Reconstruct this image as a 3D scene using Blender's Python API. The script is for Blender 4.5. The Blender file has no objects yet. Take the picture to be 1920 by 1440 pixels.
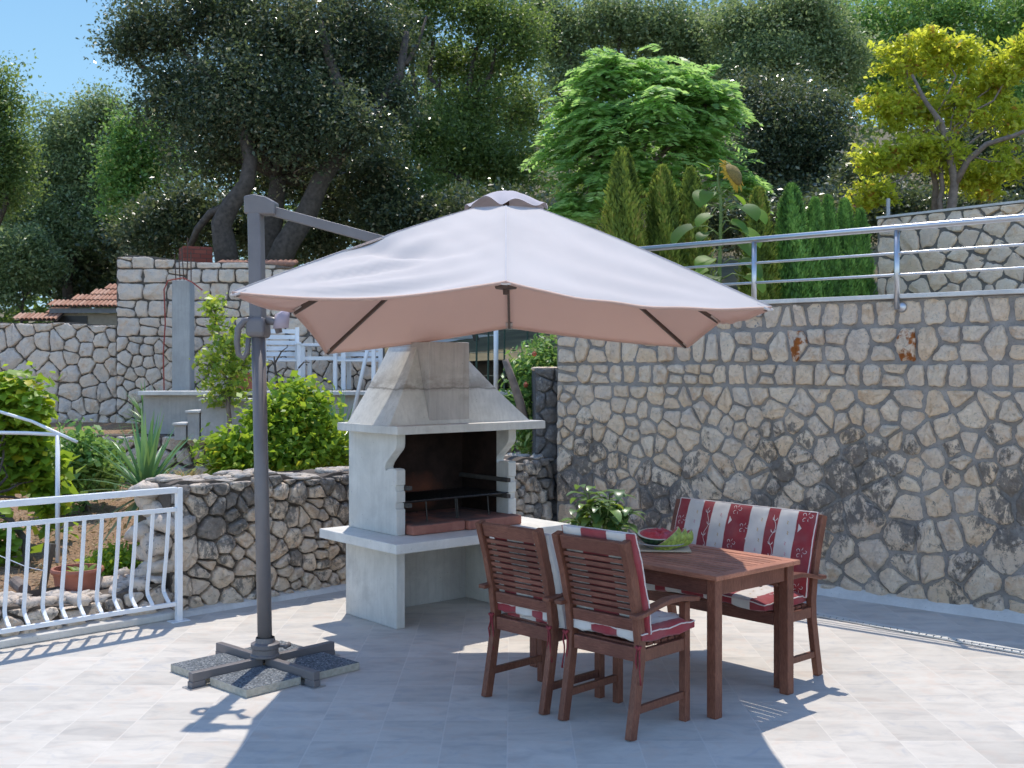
import bpy, bmesh, math, random
import numpy as np
from mathutils import Vector, Matrix

R = math.radians
S = bpy.context.scene
COL = S.collection
FPX, HC, VH = 2100.0, 1.8, 690.0          # focal length in photo pixels, eye height, horizon row of the photo
SUN_EL = 65.2

def P(u, v, Y):                            # photo pixel at a stated distance -> world point
    return Vector(((u-960)/FPX*Y, Y, HC-(v-VH)/FPX*Y))
def G(u, v, z=0.0):                        # photo pixel on a level plane
    Y = (HC-z)*FPX/(v-VH)
    return Vector(((u-960)/FPX*Y, Y, z))

# ------------------------------------------------------------------ object helpers
def tag(o, label=None, cat=None, group=None, kind=None):
    if label: o['label'] = label
    if cat: o['category'] = cat
    if group: o['group'] = group
    if kind: o['kind'] = kind
    return o
def thing(name, label, cat, loc=(0,0,0), rz=0.0, group=None):
    o = bpy.data.objects.new(name, None)
    COL.objects.link(o)
    o.empty_display_size = 0.1
    o.location = loc; o.rotation_euler = (0,0,rz)
    return tag(o, label, cat, group)

class MB:
    """collects shapes, builds ONE mesh object"""
    def __init__(s): s.v=[]; s.f=[]; s.m=[]; s.a=[]; s.mi=0; s.val=0.5
    def add(s, vs, fs):
        b=len(s.v); s.v.extend([tuple(x) for x in vs])
        for f in fs:
            s.f.append(tuple(b+i for i in f)); s.m.append(s.mi); s.a.append(s.val)
    def box(s, c, size, M=None):
        c=Vector(c); hx,hy,hz=[q/2 for q in size]
        vs=[]
        for x,y,z in ((-1,-1,-1),(1,-1,-1),(1,1,-1),(-1,1,-1),(-1,-1,1),(1,-1,1),(1,1,1),(-1,1,1)):
            p=Vector((x*hx,y*hy,z*hz))
            if M: p=M@p
            vs.append(c+p)
        s.add(vs,[(0,3,2,1),(4,5,6,7),(0,1,5,4),(1,2,6,5),(2,3,7,6),(3,0,4,7)])
    def sweep(s, pts, w, t, side=None, ws=None):
        """rectangular section (w along side, t across) swept along pts"""
        pts=[Vector(p) for p in pts]; n=len(pts); vs=[]
        for i,p in enumerate(pts):
            d=(pts[min(i+1,n-1)]-pts[max(i-1,0)]).normalized()
            if side is None:
                sd=d.cross(Vector((0,0,1)))
                if sd.length<1e-4: sd=Vector((1,0,0))
                sd.normalize()
            else: sd=Vector(side)
            up=sd.cross(d).normalized()
            k=ws[i] if ws else 1.0
            for a,b in ((-1,-1),(1,-1),(1,1),(-1,1)):
                vs.append(p+sd*(a*w/2*k)+up*(b*t/2*k))
        fs=[(3,2,1,0)]
        for i in range(n-1):
            for j in range(4):
                a=i*4+j; b=i*4+(j+1)%4
                fs.append((a,b,b+4,a+4))
        e=(n-1)*4; fs.append((e,e+1,e+2,e+3))
        s.add(vs,fs)
    def tube(s, pts, r, n=8, cap=True):
        pts=[Vector(p) for p in pts]; m=len(pts)
        rs=list(r) if hasattr(r,'__len__') else [r]*m
        d0=(pts[1]-pts[0]).normalized()
        ref=Vector((0,0,1)) if abs(d0.z)<0.9 else Vector((1,0,0))
        u=d0.cross(ref).normalized(); vs=[]
        for i,p in enumerate(pts):
            d=(pts[min(i+1,m-1)]-pts[max(i-1,0)]).normalized()
            u=(u-d*u.dot(d)).normalized(); w=d.cross(u)
            for j in range(n):
                a=2*math.pi*j/n
                vs.append(p+(u*math.cos(a)+w*math.sin(a))*rs[i])
        fs=[]
        for i in range(m-1):
            for j in range(n):
                a=i*n+j; b=i*n+(j+1)%n
                fs.append((a,b,b+n,a+n))
        if cap:
            fs.append(tuple(range(n-1,-1,-1))); fs.append(tuple((m-1)*n+j for j in range(n)))
        s.add(vs,fs)
    def lathe(s, prof, c=(0,0,0), n=24, M=None):
        c=Vector(c); vs=[]; m=len(prof)
        for r,z in prof:
            for j in range(n):
                a=2*math.pi*j/n
                p=Vector((r*math.cos(a),r*math.sin(a),z))
                if M: p=M@p
                vs.append(c+p)
        fs=[]
        for i in range(m-1):
            for j in range(n):
                a=i*n+j; b=i*n+(j+1)%n
                fs.append((a,b,b+n,a+n))
        s.add(vs,fs)
    def prism(s, poly, h0, h1, fn):
        """poly 2-D outline, extruded h0..h1; fn(a,b,h) -> 3-D"""
        n=len(poly)
        vs=[fn(a,b,h0) for a,b in poly]+[fn(a,b,h1) for a,b in poly]
        fs=[tuple(range(n-1,-1,-1)),tuple(range(n,2*n))]
        for i in range(n):
            j=(i+1)%n; fs.append((i,j,j+n,i+n))
        s.add(vs,fs)
    def leaf(s, base, d, up, L, W, droop=0.5, n=5, fold=0.15, shape=None):
        """a bent leaf blade: three columns, drooping towards its tip"""
        p=Vector(base); d=Vector(d).normalized(); up=Vector(up)
        vs=[]; shape=shape or (lambda t: math.sin(math.pi*min(1,t*0.93+0.07))**0.8)
        for i in range(n+1):
            t=i/n
            sd=d.cross(up)
            if sd.length<1e-3: sd=d.cross(Vector((1,0,0)))
            sd.normalize(); nn=sd.cross(d)
            w=W/2*max(0.02,shape(t))
            vs += [p-sd*w+nn*(fold*w), p, p+sd*w+nn*(fold*w)]
            p=p+d*(L/n)
            d=(d+Vector((0,0,-1))*(droop/n)*(0.4+1.2*t)).normalized()
        fs=[]
        for i in range(n):
            a=i*3
            fs += [(a,a+1,a+4,a+3),(a+1,a+2,a+5,a+4)]
        s.add(vs,fs)
    def build(s, name, mats, parent=None, smooth=False, bevel=0, loc=None, rz=None, attr=False, seg=2):
        me=bpy.data.meshes.new(name); me.from_pydata(s.v,[],s.f)
        if not isinstance(mats,(list,tuple)): mats=[mats]
        for m in mats: me.materials.append(m)
        if len(mats)>1: me.polygons.foreach_set('material_index',s.m)
        if attr:
            at=me.attributes.new('rnd','FLOAT','FACE'); at.data.foreach_set('value',s.a)
        bm=bmesh.new(); bm.from_mesh(me); bmesh.ops.recalc_face_normals(bm,faces=bm.faces); bm.to_mesh(me); bm.free()
        if smooth: me.polygons.foreach_set('use_smooth',[True]*len(s.f))
        o=bpy.data.objects.new(name,me); COL.objects.link(o)
        if parent: o.parent=parent
        if loc is not None: o.location=loc
        if rz is not None: o.rotation_euler=(0,0,rz)
        if bevel:
            b=o.modifiers.new('Bevel','BEVEL'); b.width=bevel; b.segments=seg; b.limit_method='ANGLE'; b.angle_limit=R(40)
        return o

def np_quads(name, V, rnd, mat, parent=None):
    """V: (N,4,3) quads, rnd: (N,)"""
    n=len(V); me=bpy.data.meshes.new(name)
    me.vertices.add(n*4); me.vertices.foreach_set('co',V.reshape(-1).astype(np.float32))
    me.loops.add(n*4); me.loops.foreach_set('vertex_index',np.arange(n*4,dtype=np.int32))
    me.polygons.add(n); me.polygons.foreach_set('loop_start',np.arange(0,n*4,4,dtype=np.int32))
    me.update(calc_edges=True)
    at=me.attributes.new('rnd','FLOAT','FACE'); at.data.foreach_set('value',rnd.astype(np.float32))
    me.materials.append(mat)
    o=bpy.data.objects.new(name,me); COL.objects.link(o)
    if parent: o.parent=parent
    return o

def leaf_quads(rng, C, size, aspect=0.5, up=0.35, droop=0.2, var=0.45):
    n=len(C)
    nn=rng.normal(size=(n,3)); nn[:,2]=np.abs(nn[:,2])+up; nn/=np.linalg.norm(nn,axis=1,keepdims=True)
    d=rng.normal(size=(n,3)); d-=nn*(d*nn).sum(1,keepdims=True); d[:,2]-=droop; d/=np.linalg.norm(d,axis=1,keepdims=True)
    sd=np.cross(nn,d); sd/=np.linalg.norm(sd,axis=1,keepdims=True)
    L=size*(1+var*rng.normal(size=(n,1)).clip(-2,2)); W=L*aspect
    V=np.empty((n,4,3))
    V[:,0]=C-d*L*0.5
    V[:,1]=C+sd*W*0.5-d*L*0.05+nn*W*0.12
    V[:,2]=C+d*L*0.5
    V[:,3]=C-sd*W*0.5-d*L*0.05+nn*W*0.12
    return V

# ------------------------------------------------------------------ materials
class NT:
    def __init__(s, name):
        s.m=bpy.data.materials.new(name); s.m.use_nodes=True
        s.t=s.m.node_tree; s.t.nodes.clear()
        s.out=s.t.nodes.new('ShaderNodeOutputMaterial')
    def n(s, typ, ins=None, **kw):
        nd=s.t.nodes.new('ShaderNode'+typ)
        for k,v in kw.items(): setattr(nd,k,v)
        for k,v in (ins or {}).items():
            sock=nd.inputs[k]
            if isinstance(v,bpy.types.NodeSocket): s.t.links.new(v,sock)
            else:
                if isinstance(v,tuple) and len(v)==3 and sock.type=='RGBA': v=(*v,1)
                sock.default_value=v
        return nd
    def math(s, op, a, b=0.0, c=None):
        ins={0:a,1:b}
        if c is not None: ins[2]=c
        return s.n('Math',ins,operation=op).outputs[0]
    def mix(s, f, a, b, blend='MIX'):
        return s.n('MixRGB',{'Fac':f,'Color1':a,'Color2':b},blend_type=blend).outputs[0]
    def ramp(s, f, stops, interp='LINEAR'):
        nd=s.n('ValToRGB',{'Fac':f}); cr=nd.color_ramp; cr.interpolation=interp
        while len(cr.elements)<len(stops): cr.elements.new(0.5)
        for e,(p,c) in zip(cr.elements,stops):
            e.position=p
            e.color=(c,c,c,1) if not isinstance(c,(tuple,list)) else (*c,1)
        return nd.outputs[0]
    def coord(s): return s.n('TexCoord').outputs['Object']
    def noise(s, vec, scale, detail=4, rough=0.55, dist=0.0):
        return s.n('TexNoise',{'Vector':vec,'Scale':scale,'Detail':detail,'Roughness':rough,'Distortion':dist}).outputs[0]
    def mapv(s, vec, scale=(1,1,1), loc=(0,0,0)):
        return s.n('Mapping',{'Vector':vec,'Scale':scale,'Location':loc}).outputs[0]
    def attr(s, name='rnd'): return s.n('Attribute',attribute_name=name).outputs['Fac']
    def bump(s, h, strength=0.3, dist=0.01):
        return s.n('Bump',{'Height':h,'Strength':strength,'Distance':dist}).outputs[0]
    def done(s, col, rough=0.6, spec=0.4, metal=0.0, bump=None, **kw):
        ins={'Base Color':col,'Roughness':rough,'Metallic':metal,'Specular IOR Level':spec}
        ins.update(kw)
        if bump is not None: ins['Normal']=bump
        b=s.n('BsdfPrincipled',ins)
        s.t.links.new(b.outputs[0],s.out.inputs[0]); return s.m

def m_plain(name, col, rough=0.5, metal=0.0, var=0.12, scale=12, bump=0.1, spec=0.4):
    t=NT(name); c=t.coord(); n=t.noise(c,scale,5)
    a=tuple(x*(1-var) for x in col); b=tuple(min(1,x*(1+var)) for x in col)
    n2=t.noise(c,scale*6,3)
    return t.done(t.ramp(n,[(0.3,a),(0.7,b)]),rough,spec,metal,t.bump(n2,bump,0.004))

def m_leaf(name, stops, trans=0.35, rough=0.45, spec=0.5, tcol=None):
    t=NT(name); f=t.attr(); c=t.ramp(f,stops)
    b=t.n('BsdfPrincipled',{'Base Color':c,'Roughness':rough,'Specular IOR Level':spec})
    tc=t.mix(0.5,c,tcol or (0.22,0.30,0.03))
    tr=t.n('BsdfTranslucent',{'Color':tc})
    mx=t.n('MixShader',{0:trans,1:b.outputs[0],2:tr.outputs[0]})
    t.t.links.new(mx.outputs[0],t.out.inputs[0]); return t.m

def stain(t, c, col, weather, zones, ws, wcol, extra=0.0):
    w=t.noise(t.mapv(c,(1,1,0.8)),ws,5,0.62)
    fine=t.noise(t.mapv(c,(1,1,0.6)),13,9,0.80,0.4)
    band=t.ramp(t.math('MULTIPLY',t.n('SeparateXYZ',{0:c}).outputs[2],1/3.0),zones or [(0,0.6),(1,0.6)])
    k=t.math('ADD',t.math('ADD',w,t.math('MULTIPLY',fine,1.25)),t.math('ADD',t.math('SUBTRACT',band,1.65),extra))
    k=t.ramp(k,[(0.0,0.0),(0.09,1.0)])
    gv=t.ramp(t.noise(c,30,6,0.75),[(0.32,tuple(x*0.7 for x in wcol)),(0.6,tuple(x*1.5 for x in wcol)),(0.75,tuple(x*3.2 for x in wcol))])
    return t.mix(t.math('MULTIPLY',k,weather),col,gv)

def m_stone(name, stops, weather=0.0, zones=None, mort=(0.2,0.19,0.18), ws=2.2, wcol=(0.075,0.075,0.08), bump=0.55, dark=0.5, patchy=0.3):
    """stone faces coloured by their own random value, fissures, and grey weathering in zones"""
    t=NT(name); c=t.coord(); f=t.attr()
    col=t.ramp(f,stops)
    n1=t.noise(c,9,6,0.62); n2=t.noise(c,42,6,0.7); n3=t.noise(t.mapv(c,(1,1,0.6)),5,5,0.6,0.6)
    col=t.mix(t.ramp(n1,[(0.38,0.0),(0.66,0.6)]),col,(0.86,0.67,0.49))
    col=t.mix(t.ramp(n3,[(0.34,0.40),(0.50,0.0)]),col,(0.58,0.50,0.45))
    col=t.mix(t.math('MULTIPLY',t.ramp(n2,[(0.33,0.75),(0.44,0.0)]),dark),col,(0.18,0.155,0.13))
    n4=t.noise(c,16,8,0.78,0.9)
    col=t.mix(t.math('MULTIPLY',t.ramp(n4,[(0.35,0.8),(0.41,0.0)]),dark),col,(0.16,0.135,0.115))
    n5=t.noise(t.n('VectorMath',{0:c,1:t.n('CombineXYZ',{0:t.math('MULTIPLY',f,31.0),1:0.0,2:t.math('MULTIPLY',f,17.0)}).outputs[0]},operation='ADD').outputs[0],7,5,0.7)
    col=t.mix(t.math('MULTIPLY',t.ramp(n5,[(0.52,0.0),(0.68,0.75)]),t.math('GREATER_THAN',t.math('FRACT',t.math('MULTIPLY',f,13.7)),0.45)),col,(0.66,0.42,0.24))
    # rust on a few stones
    rust=t.math('MULTIPLY',t.math('GREATER_THAN',f,0.985),t.ramp(t.noise(c,14,5,0.6),[(0.46,0),(0.56,1)]))
    col=t.mix(rust,col,(0.40,0.13,0.035))
    if weather>0: col=stain(t,c,col,weather,zones,ws,wcol,t.math('MULTIPLY',t.math('SUBTRACT',t.math('FRACT',t.math('MULTIPLY',f,7.31)),0.5),patchy))
    h=t.math('ADD',t.math('MULTIPLY',n2,0.6),t.math('MULTIPLY',n4,1.4))
    return t.done(col,0.9,0.15,0,t.bump(h,bump,0.028))

def m_mortar(name, col, weather=0.0, zones=None, ws=1.5, wcol=(0.1,0.1,0.1)):
    t=NT(name); c=t.coord(); n=t.noise(c,6,6,0.6); n2=t.noise(c,60,4,0.7)
    cc=t.ramp(n,[(0.3,tuple(x*0.62 for x in col)),(0.7,tuple(x*1.2 for x in col))])
    cc=t.mix(t.ramp(n2,[(0.3,0.5),(0.5,0.0)]),cc,tuple(x*0.4 for x in col))
    if weather>0: cc=stain(t,c,cc,weather,zones,ws,wcol)
    return t.done(cc,0.95,0.1,0,t.bump(n2,0.5,0.008))

def m_concrete(name, col, streak=0.5, bump=0.2, patch=(0.30,0.28,0.25), seam=None):
    t=NT(name); c=t.coord(); n=t.noise(c,3.0,6,0.65,0.4); n2=t.noise(c,70,4,0.7); st=t.noise(t.mapv(c,(14,14,0.9)),3,4,0.6)
    cc=t.ramp(n,[(0.3,tuple(x*0.80 for x in col)),(0.68,tuple(min(1,x*1.10) for x in col))])
    cc=t.mix(t.math('MULTIPLY',t.ramp(st,[(0.45,0),(0.7,1)]),streak*0.6),cc,tuple(x*0.72 for x in col))
    cc=t.mix(t.math('MULTIPLY',t.ramp(t.noise(c,2.1,5,0.7),[(0.56,0),(0.66,1)]),streak*0.55),cc,patch)
    cc=t.mix(t.ramp(n2,[(0.26,0.7),(0.36,0)]),cc,tuple(x*0.5 for x in col))
    pit=t.n('TexVoronoi',{'Vector':c,'Scale':23.0}).outputs[0]
    cc=t.mix(t.ramp(pit,[(0.045,0.8),(0.075,0.0)]),cc,tuple(x*0.3 for x in col))
    if seam:
        z=t.math('ADD',t.n('SeparateXYZ',{0:c}).outputs[2],t.math('MULTIPLY',t.noise(c,7,4,0.6),0.05))
        w=t.math('ABSOLUTE',t.math('SUBTRACT',z,seam+0.025))
        cc=t.mix(t.ramp(w,[(0.003,0.75),(0.008,0.0)]),cc,tuple(x*0.35 for x in col))
        b2=t.math('MULTIPLY',t.ramp(t.math('SUBTRACT',z,seam),[(0.0,0.0),(0.03,0.9),(0.16,0.15),(0.3,0.0)]),t.ramp(t.noise(t.mapv(c,(1,1,2.5)),6,6,0.7),[(0.38,0.0),(0.6,0.8)]))
        cc=t.mix(b2,cc,(0.20,0.17,0.14))
    return t.done(cc,0.88,0.2,0,t.bump(t.math('ADD',n2,t.math('MULTIPLY',st,0.4)),bump,0.004))

def m_wood(name, c0, c1, axis=(1,1,1), rough=0.42):
    t=NT(name); c=t.coord()
    rndo=t.n('ObjectInfo').outputs['Random']
    c2=t.n('VectorMath',{0:c,1:t.n('CombineXYZ',{0:t.math('MULTIPLY',rndo,7.0),1:0.0,2:0.0}).outputs[0]},operation='ADD').outputs[0]
    n=t.noise(t.mapv(c2,axis),22,6,0.65,0.8); n2=t.noise(c2,5,4)
    cc=t.ramp(n,[(0.32,c0),(0.66,c1)])
    isl=t.math('MULTIPLY_ADD',t.n('NewGeometry').outputs['Random Per Island'],0.5,0.74)
    cc=t.mix(1.0,cc,t.n('CombineXYZ',{0:isl,1:isl,2:isl}).outputs[0],'MULTIPLY')
    cc=t.mix(t.ramp(n2,[(0.4,0.45),(0.65,0.0)]),cc,tuple(x*0.6 for x in c0))
    return t.done(cc,rough,0.28,0,t.bump(n,0.16,0.003))

M={}
def init_mats():
    M['wood']=m_wood('teak_stain',(0.135,0.047,0.030),(0.29,0.118,0.072),(6,6,1.2))
    M['woodx']=m_wood('teak_stain_long',(0.135,0.046,0.032),(0.275,0.112,0.073),(1.0,8,8),0.36)
    M['white_metal']=m_plain('white_paint',(0.78,0.79,0.80),0.35,0,0.05,6,0.05)
    M['table_wood']=m_wood('bleached_teak',(0.30,0.115,0.070),(0.54,0.235,0.140),(1.0,8,8),0.55)
    M['steel']=m_plain('brushed_steel',(0.52,0.525,0.54),0.36,1.0,0.06,20,0.03)
    M['grey_metal']=m_plain('grey_powder_coat',(0.165,0.148,0.145),0.42,0.05,0.08,9,0.05)
    M['black']=m_plain('black_plastic',(0.02,0.02,0.022),0.4,0,0.1)
    M['concrete']=m_concrete('cast_concrete',(0.60,0.585,0.54))
    M['conc_dark']=m_concrete('dark_concrete',(0.46,0.44,0.41),0.8)  # darker, more streaked than the cast concrete
    M['conc_cap']=m_concrete('cement_coping',(0.62,0.60,0.56),0.4)
    M['terracotta']=m_plain('terracotta',(0.34,0.12,0.075),0.7,0,0.18,8,0.15)
    M['bark']=m_plain('bark',(0.085,0.068,0.055),0.9,0,0.4,14,0.9)
    M['bark_pale']=m_plain('pale_bark',(0.20,0.155,0.125),0.85,0,0.3,14,0.7)
    M['stem']=m_plain('green_stem',(0.14,0.20,0.06),0.6,0,0.2)
    M['dark_wood']=m_wood('weathered_wood',(0.10,0.075,0.055),(0.24,0.19,0.14),(8,8,1))
# ------------------------------------------------------------------ dry-stone and mortared walls
def clip_poly(poly, px, pz, nx, nz, off):
    out=[]; n=len(poly)
    for i in range(n):
        a=poly[i]; b=poly[(i+1)%n]
        da=(a[0]-px)*nx+(a[1]-pz)*nz-off; db=(b[0]-px)*nx+(b[1]-pz)*nz-off
        if da<=0: out.append(a)
        if (da<0)!=(db<0) and abs(da-db)>1e-12:
            t=da/(da-db); out.append((a[0]+(b[0]-a[0])*t,a[1]+(b[1]-a[1])*t))
    return out
def dart(rng, x0,x1,z0,z1, rfun, tries=9000, zsq=1.0, var=(0.72,1.35)):
    pts=[]; arr=np.zeros((0,3))
    for _ in range(tries):
        x=rng.uniform(x0,x1); z=rng.uniform(z0,z1); r=rfun(x,z)*rng.uniform(*var)
        if len(pts):
            d=np.hypot(arr[:len(pts),0]-x,(arr[:len(pts),1]-z)*zsq)
            if (d<(arr[:len(pts),2]+r)/2).any(): continue
        pts.append((x,z,r))
        if len(pts)>len(arr): arr=np.vstack([arr,np.zeros((400,3))])
        arr[len(pts)-1]=(x,z,r)
    return [(p[0],p[1]) for p in pts]
def rowseeds(rng, x0,x1,z0,z1, w):
    x=x0+rng.uniform(0,w); out=[]
    while x<x1:
        ww=w*rng.uniform(0.65,1.45); zm=(z0+z1)/2
        if rng.random()<0.22:
            out += [(x,z0+(z1-z0)*0.27),(x+ww*0.1,z0+(z1-z0)*0.76)]
        else: out.append((x,zm+rng.uniform(-0.1,0.1)*(z1-z0)))
        x+=ww
    return out
def cells(seeds, rect, gap0):
    A=np.array(seeds); res=[]; rg=np.random.default_rng(len(seeds))
    x0,x1,z0,z1=rect
    for i,(sx,sz) in enumerate(seeds):
        gap=gap0*rg.uniform(0.55,1.75)
        d=np.hypot(A[:,0]-sx,A[:,1]-sz); idx=np.argsort(d)[1:20]
        poly=[(x0+gap/2,z0+gap/2),(x1-gap/2,z0+gap/2),(x1-gap/2,z1-gap/2),(x0+gap/2,z1-gap/2)]
        for j in idx:
            nx,nz=A[j,0]-sx,A[j,1]-sz; L=math.hypot(nx,nz)
            if L<1e-6: continue
            poly=clip_poly(poly,(sx+A[j,0])/2,(sz+A[j,1])/2,nx/L,nz/L,-gap/2)
            if len(poly)<3: break
        if len(poly)>=3: res.append(poly)
    return res
def add_stone(mb, poly, y0, h, rng, rough=0.075, facets=2):
    p=np.array(poly); sz0=np.ptp(p,axis=0).max()
    # cut the sharp corners off, keep the straight sides
    for q in (rng.uniform(0.06,0.17),0.25,0.25) if sz0>0.09 else (rng.uniform(0.08,0.2),0.25):
        a=p; b=np.roll(p,-1,axis=0)
        p=np.empty((len(a)*2,2)); p[0::2]=a*(1-q)+b*q; p[1::2]=a*q+b*(1-q)
    c=p.mean(0); r=p-c; sz=np.sqrt((r**2).sum(1)).mean()
    if sz<0.012: return
    ang=np.arctan2(r[:,1],r[:,0]); ph=rng.uniform(0,6.28,4)
    wob=1+rough*(np.sin(3*ang+ph[0])*0.45+np.sin(5*ang+ph[1])*0.4+np.sin(9*ang+ph[2])*0.4)+rng.normal(0,0.018,len(ang))-0.02
    r=r*wob[:,None]
    n=len(p); vs=[]; tx,tz=rng.normal(0,0.09,2)
    cuts=[]
    for _ in range(facets):
        a=rng.uniform(0,6.28); cuts.append((math.cos(a),math.sin(a),rng.uniform(0.25,0.75)*sz,rng.uniform(0.35,0.95)))
    prof=((1.0,-0.02/max(h,0.005)),(0.985,0.40),(0.93,0.84),(0.80,0.98),(0.56,1.03),(0.28,1.05))
    def top(x,z,hh,s):
        v=h*hh+(tx*x+tz*z if s<0.99 else 0)
        for ca,sa,off,sl in cuts: v=min(v,h*1.02-sl*(ca*x+sa*z-off)) if ca*x+sa*z>off else v
        return max(v,h*0.18)
    for k,(s,hh) in enumerate(prof):
        for i in range(n):
            x,z=c+r[i]*s
            jit=rng.normal(0,0.07)*h if k>1 else 0
            y=y0+0.02 if k==0 else y0-(top(r[i,0]*s,r[i,1]*s,hh,s)+jit)
            vs.append((x,y,z))
    vs.append((c[0],y0-h*1.05,c[1]))
    fs=[]
    for k in range(len(prof)-1):
        for i in range(n):
            a=k*n+i; b=k*n+(i+1)%n; fs.append((a,b,b+n,a+n))
    e=(len(prof)-1)*n
    for i in range(n): fs.append((e+i,e+(i+1)%n,len(vs)-1))
    mb.add(vs,fs)

def stone_face(name, mats, parent, rects, thick, h, y0=0.0, back=True, seed=1, rust=(), topfn=None, gapdepth=0.0):
    """rects: list of (seeds, (x0,x1,z0,z1), gap). slot 0 stones, slot 1 mortar. outward = local -y"""
    rng=np.random.default_rng(seed); mb=MB()
    X0=min(r[1][0] for r in rects); X1=max(r[1][1] for r in rects); Z0=min(r[1][2] for r in rects); Z1=max(r[1][3] for r in rects)
    mb.mi=1; mb.val=0.5
    # mortar bed, gently uneven
    nx=max(2,int((X1-X0)/0.07)); nz=max(2,int((Z1-Z0)/0.07)); vs=[]
    for j in range(nz+1):
        for i in range(nx+1):
            x=X0+(X1-X0)*i/nx; z=Z0+(Z1-Z0)*j/nz
            if topfn: z=Z0+(topfn(x)-Z0)*j/nz
            vs.append((x,gapdepth+rng.normal(0,0.0035),z))
    mb.add(vs,[(j*(nx+1)+i,j*(nx+1)+i+1,(j+1)*(nx+1)+i+1,(j+1)*(nx+1)+i) for j in range(nz) for i in range(nx)])
    if back:
        f=lambda x:(topfn(x) if topfn else Z1)
        for i in range(nx):
            xa=X0+(X1-X0)*i/nx; xb=X0+(X1-X0)*(i+1)/nx
            mb.add([(xa,gapdepth,f(xa)),(xb,gapdepth,f(xb)),(xb,thick,f(xb)),(xa,thick,f(xa))],[(0,1,2,3)])
        mb.add([(X0,gapdepth,Z0),(X0,gapdepth,f(X0)),(X0,thick,f(X0)),(X0,thick,Z0)],[(0,1,2,3)])
        mb.add([(X1,gapdepth,Z0),(X1,thick,Z0),(X1,thick,f(X1)),(X1,gapdepth,f(X1))],[(0,1,2,3)])
        mb.add([(X0,thick,Z0),(X0,thick,f(X0)),(X1,thick,f(X1)),(X1,thick,Z0)],[(0,1,2,3)])
    mb.mi=0
    for seeds,rect,gap in rects:
        for poly in cells(seeds,rect,gap):
            c=np.mean(poly,axis=0)
            if topfn:
                xs=[q[0] for q in poly]; tz=min(topfn(x) for x in xs)
                poly=clip_poly(poly,0,tz,0,1,-0.005)
                if len(poly)<3: continue
            mb.val=float(rng.uniform(0,0.97))
            for rx,rz in rust:
                if math.hypot(c[0]-rx,c[1]-rz)<0.06: mb.val=1.0
            add_stone(mb,poly,y0,h*rng.uniform(0.65,1.35),rng)
    o=mb.build(name,mats,parent,smooth=True,attr=True)
    return o

def at_frame(o, origin, xdir):
    """put a local frame (x along the wall) into the world"""
    o.location=origin; o.rotation_euler=(0,0,math.atan2(xdir[1],xdir[0])); return o

def rubble(mb, rng, x, y, z, sx, sy, sz):
    """one irregular lump of stone"""
    n=9; m=6; vs=[]; ph=rng.uniform(0,6.28,6)
    for j in range(m+1):
        th=math.pi*j/m
        for i in range(n):
            a=2*math.pi*i/n
            k=1+0.16*math.sin(2*a+ph[0]+j)+0.12*math.sin(3*a+ph[1]-j*0.7)+rng.normal(0,0.05)
            ex=lambda q: math.copysign(abs(q)**0.7,q)
            vs.append((x+sx*k*ex(math.sin(th))*ex(math.cos(a)),y+sy*k*ex(math.sin(th))*ex(math.sin(a)),z+sz*k*ex(math.cos(th))))
    mb.add(vs,[(j*n+i,j*n+(i+1)%n,(j+1)*n+(i+1)%n,(j+1)*n+i) for j in range(m) for i in range(n)])

CREAM=[(0.0,(0.88,0.68,0.49)),(0.2,(0.76,0.62,0.49)),(0.4,(0.90,0.74,0.56)),(0.6,(0.80,0.66,0.52)),(0.8,(0.86,0.64,0.43)),(1.0,(0.88,0.71,0.54))]
GREYS=[(0.0,(0.56,0.50,0.44)),(0.3,(0.48,0.44,0.40)),(0.55,(0.62,0.55,0.47)),(0.8,(0.52,0.46,0.40)),(1.0,(0.57,0.49,0.41))]
WARM=[(0.0,(0.82,0.67,0.51)),(0.3,(0.68,0.59,0.49)),(0.55,(0.88,0.75,0.60)),(0.8,(0.72,0.61,0.50)),(1.0,(0.84,0.70,0.55))]

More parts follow.
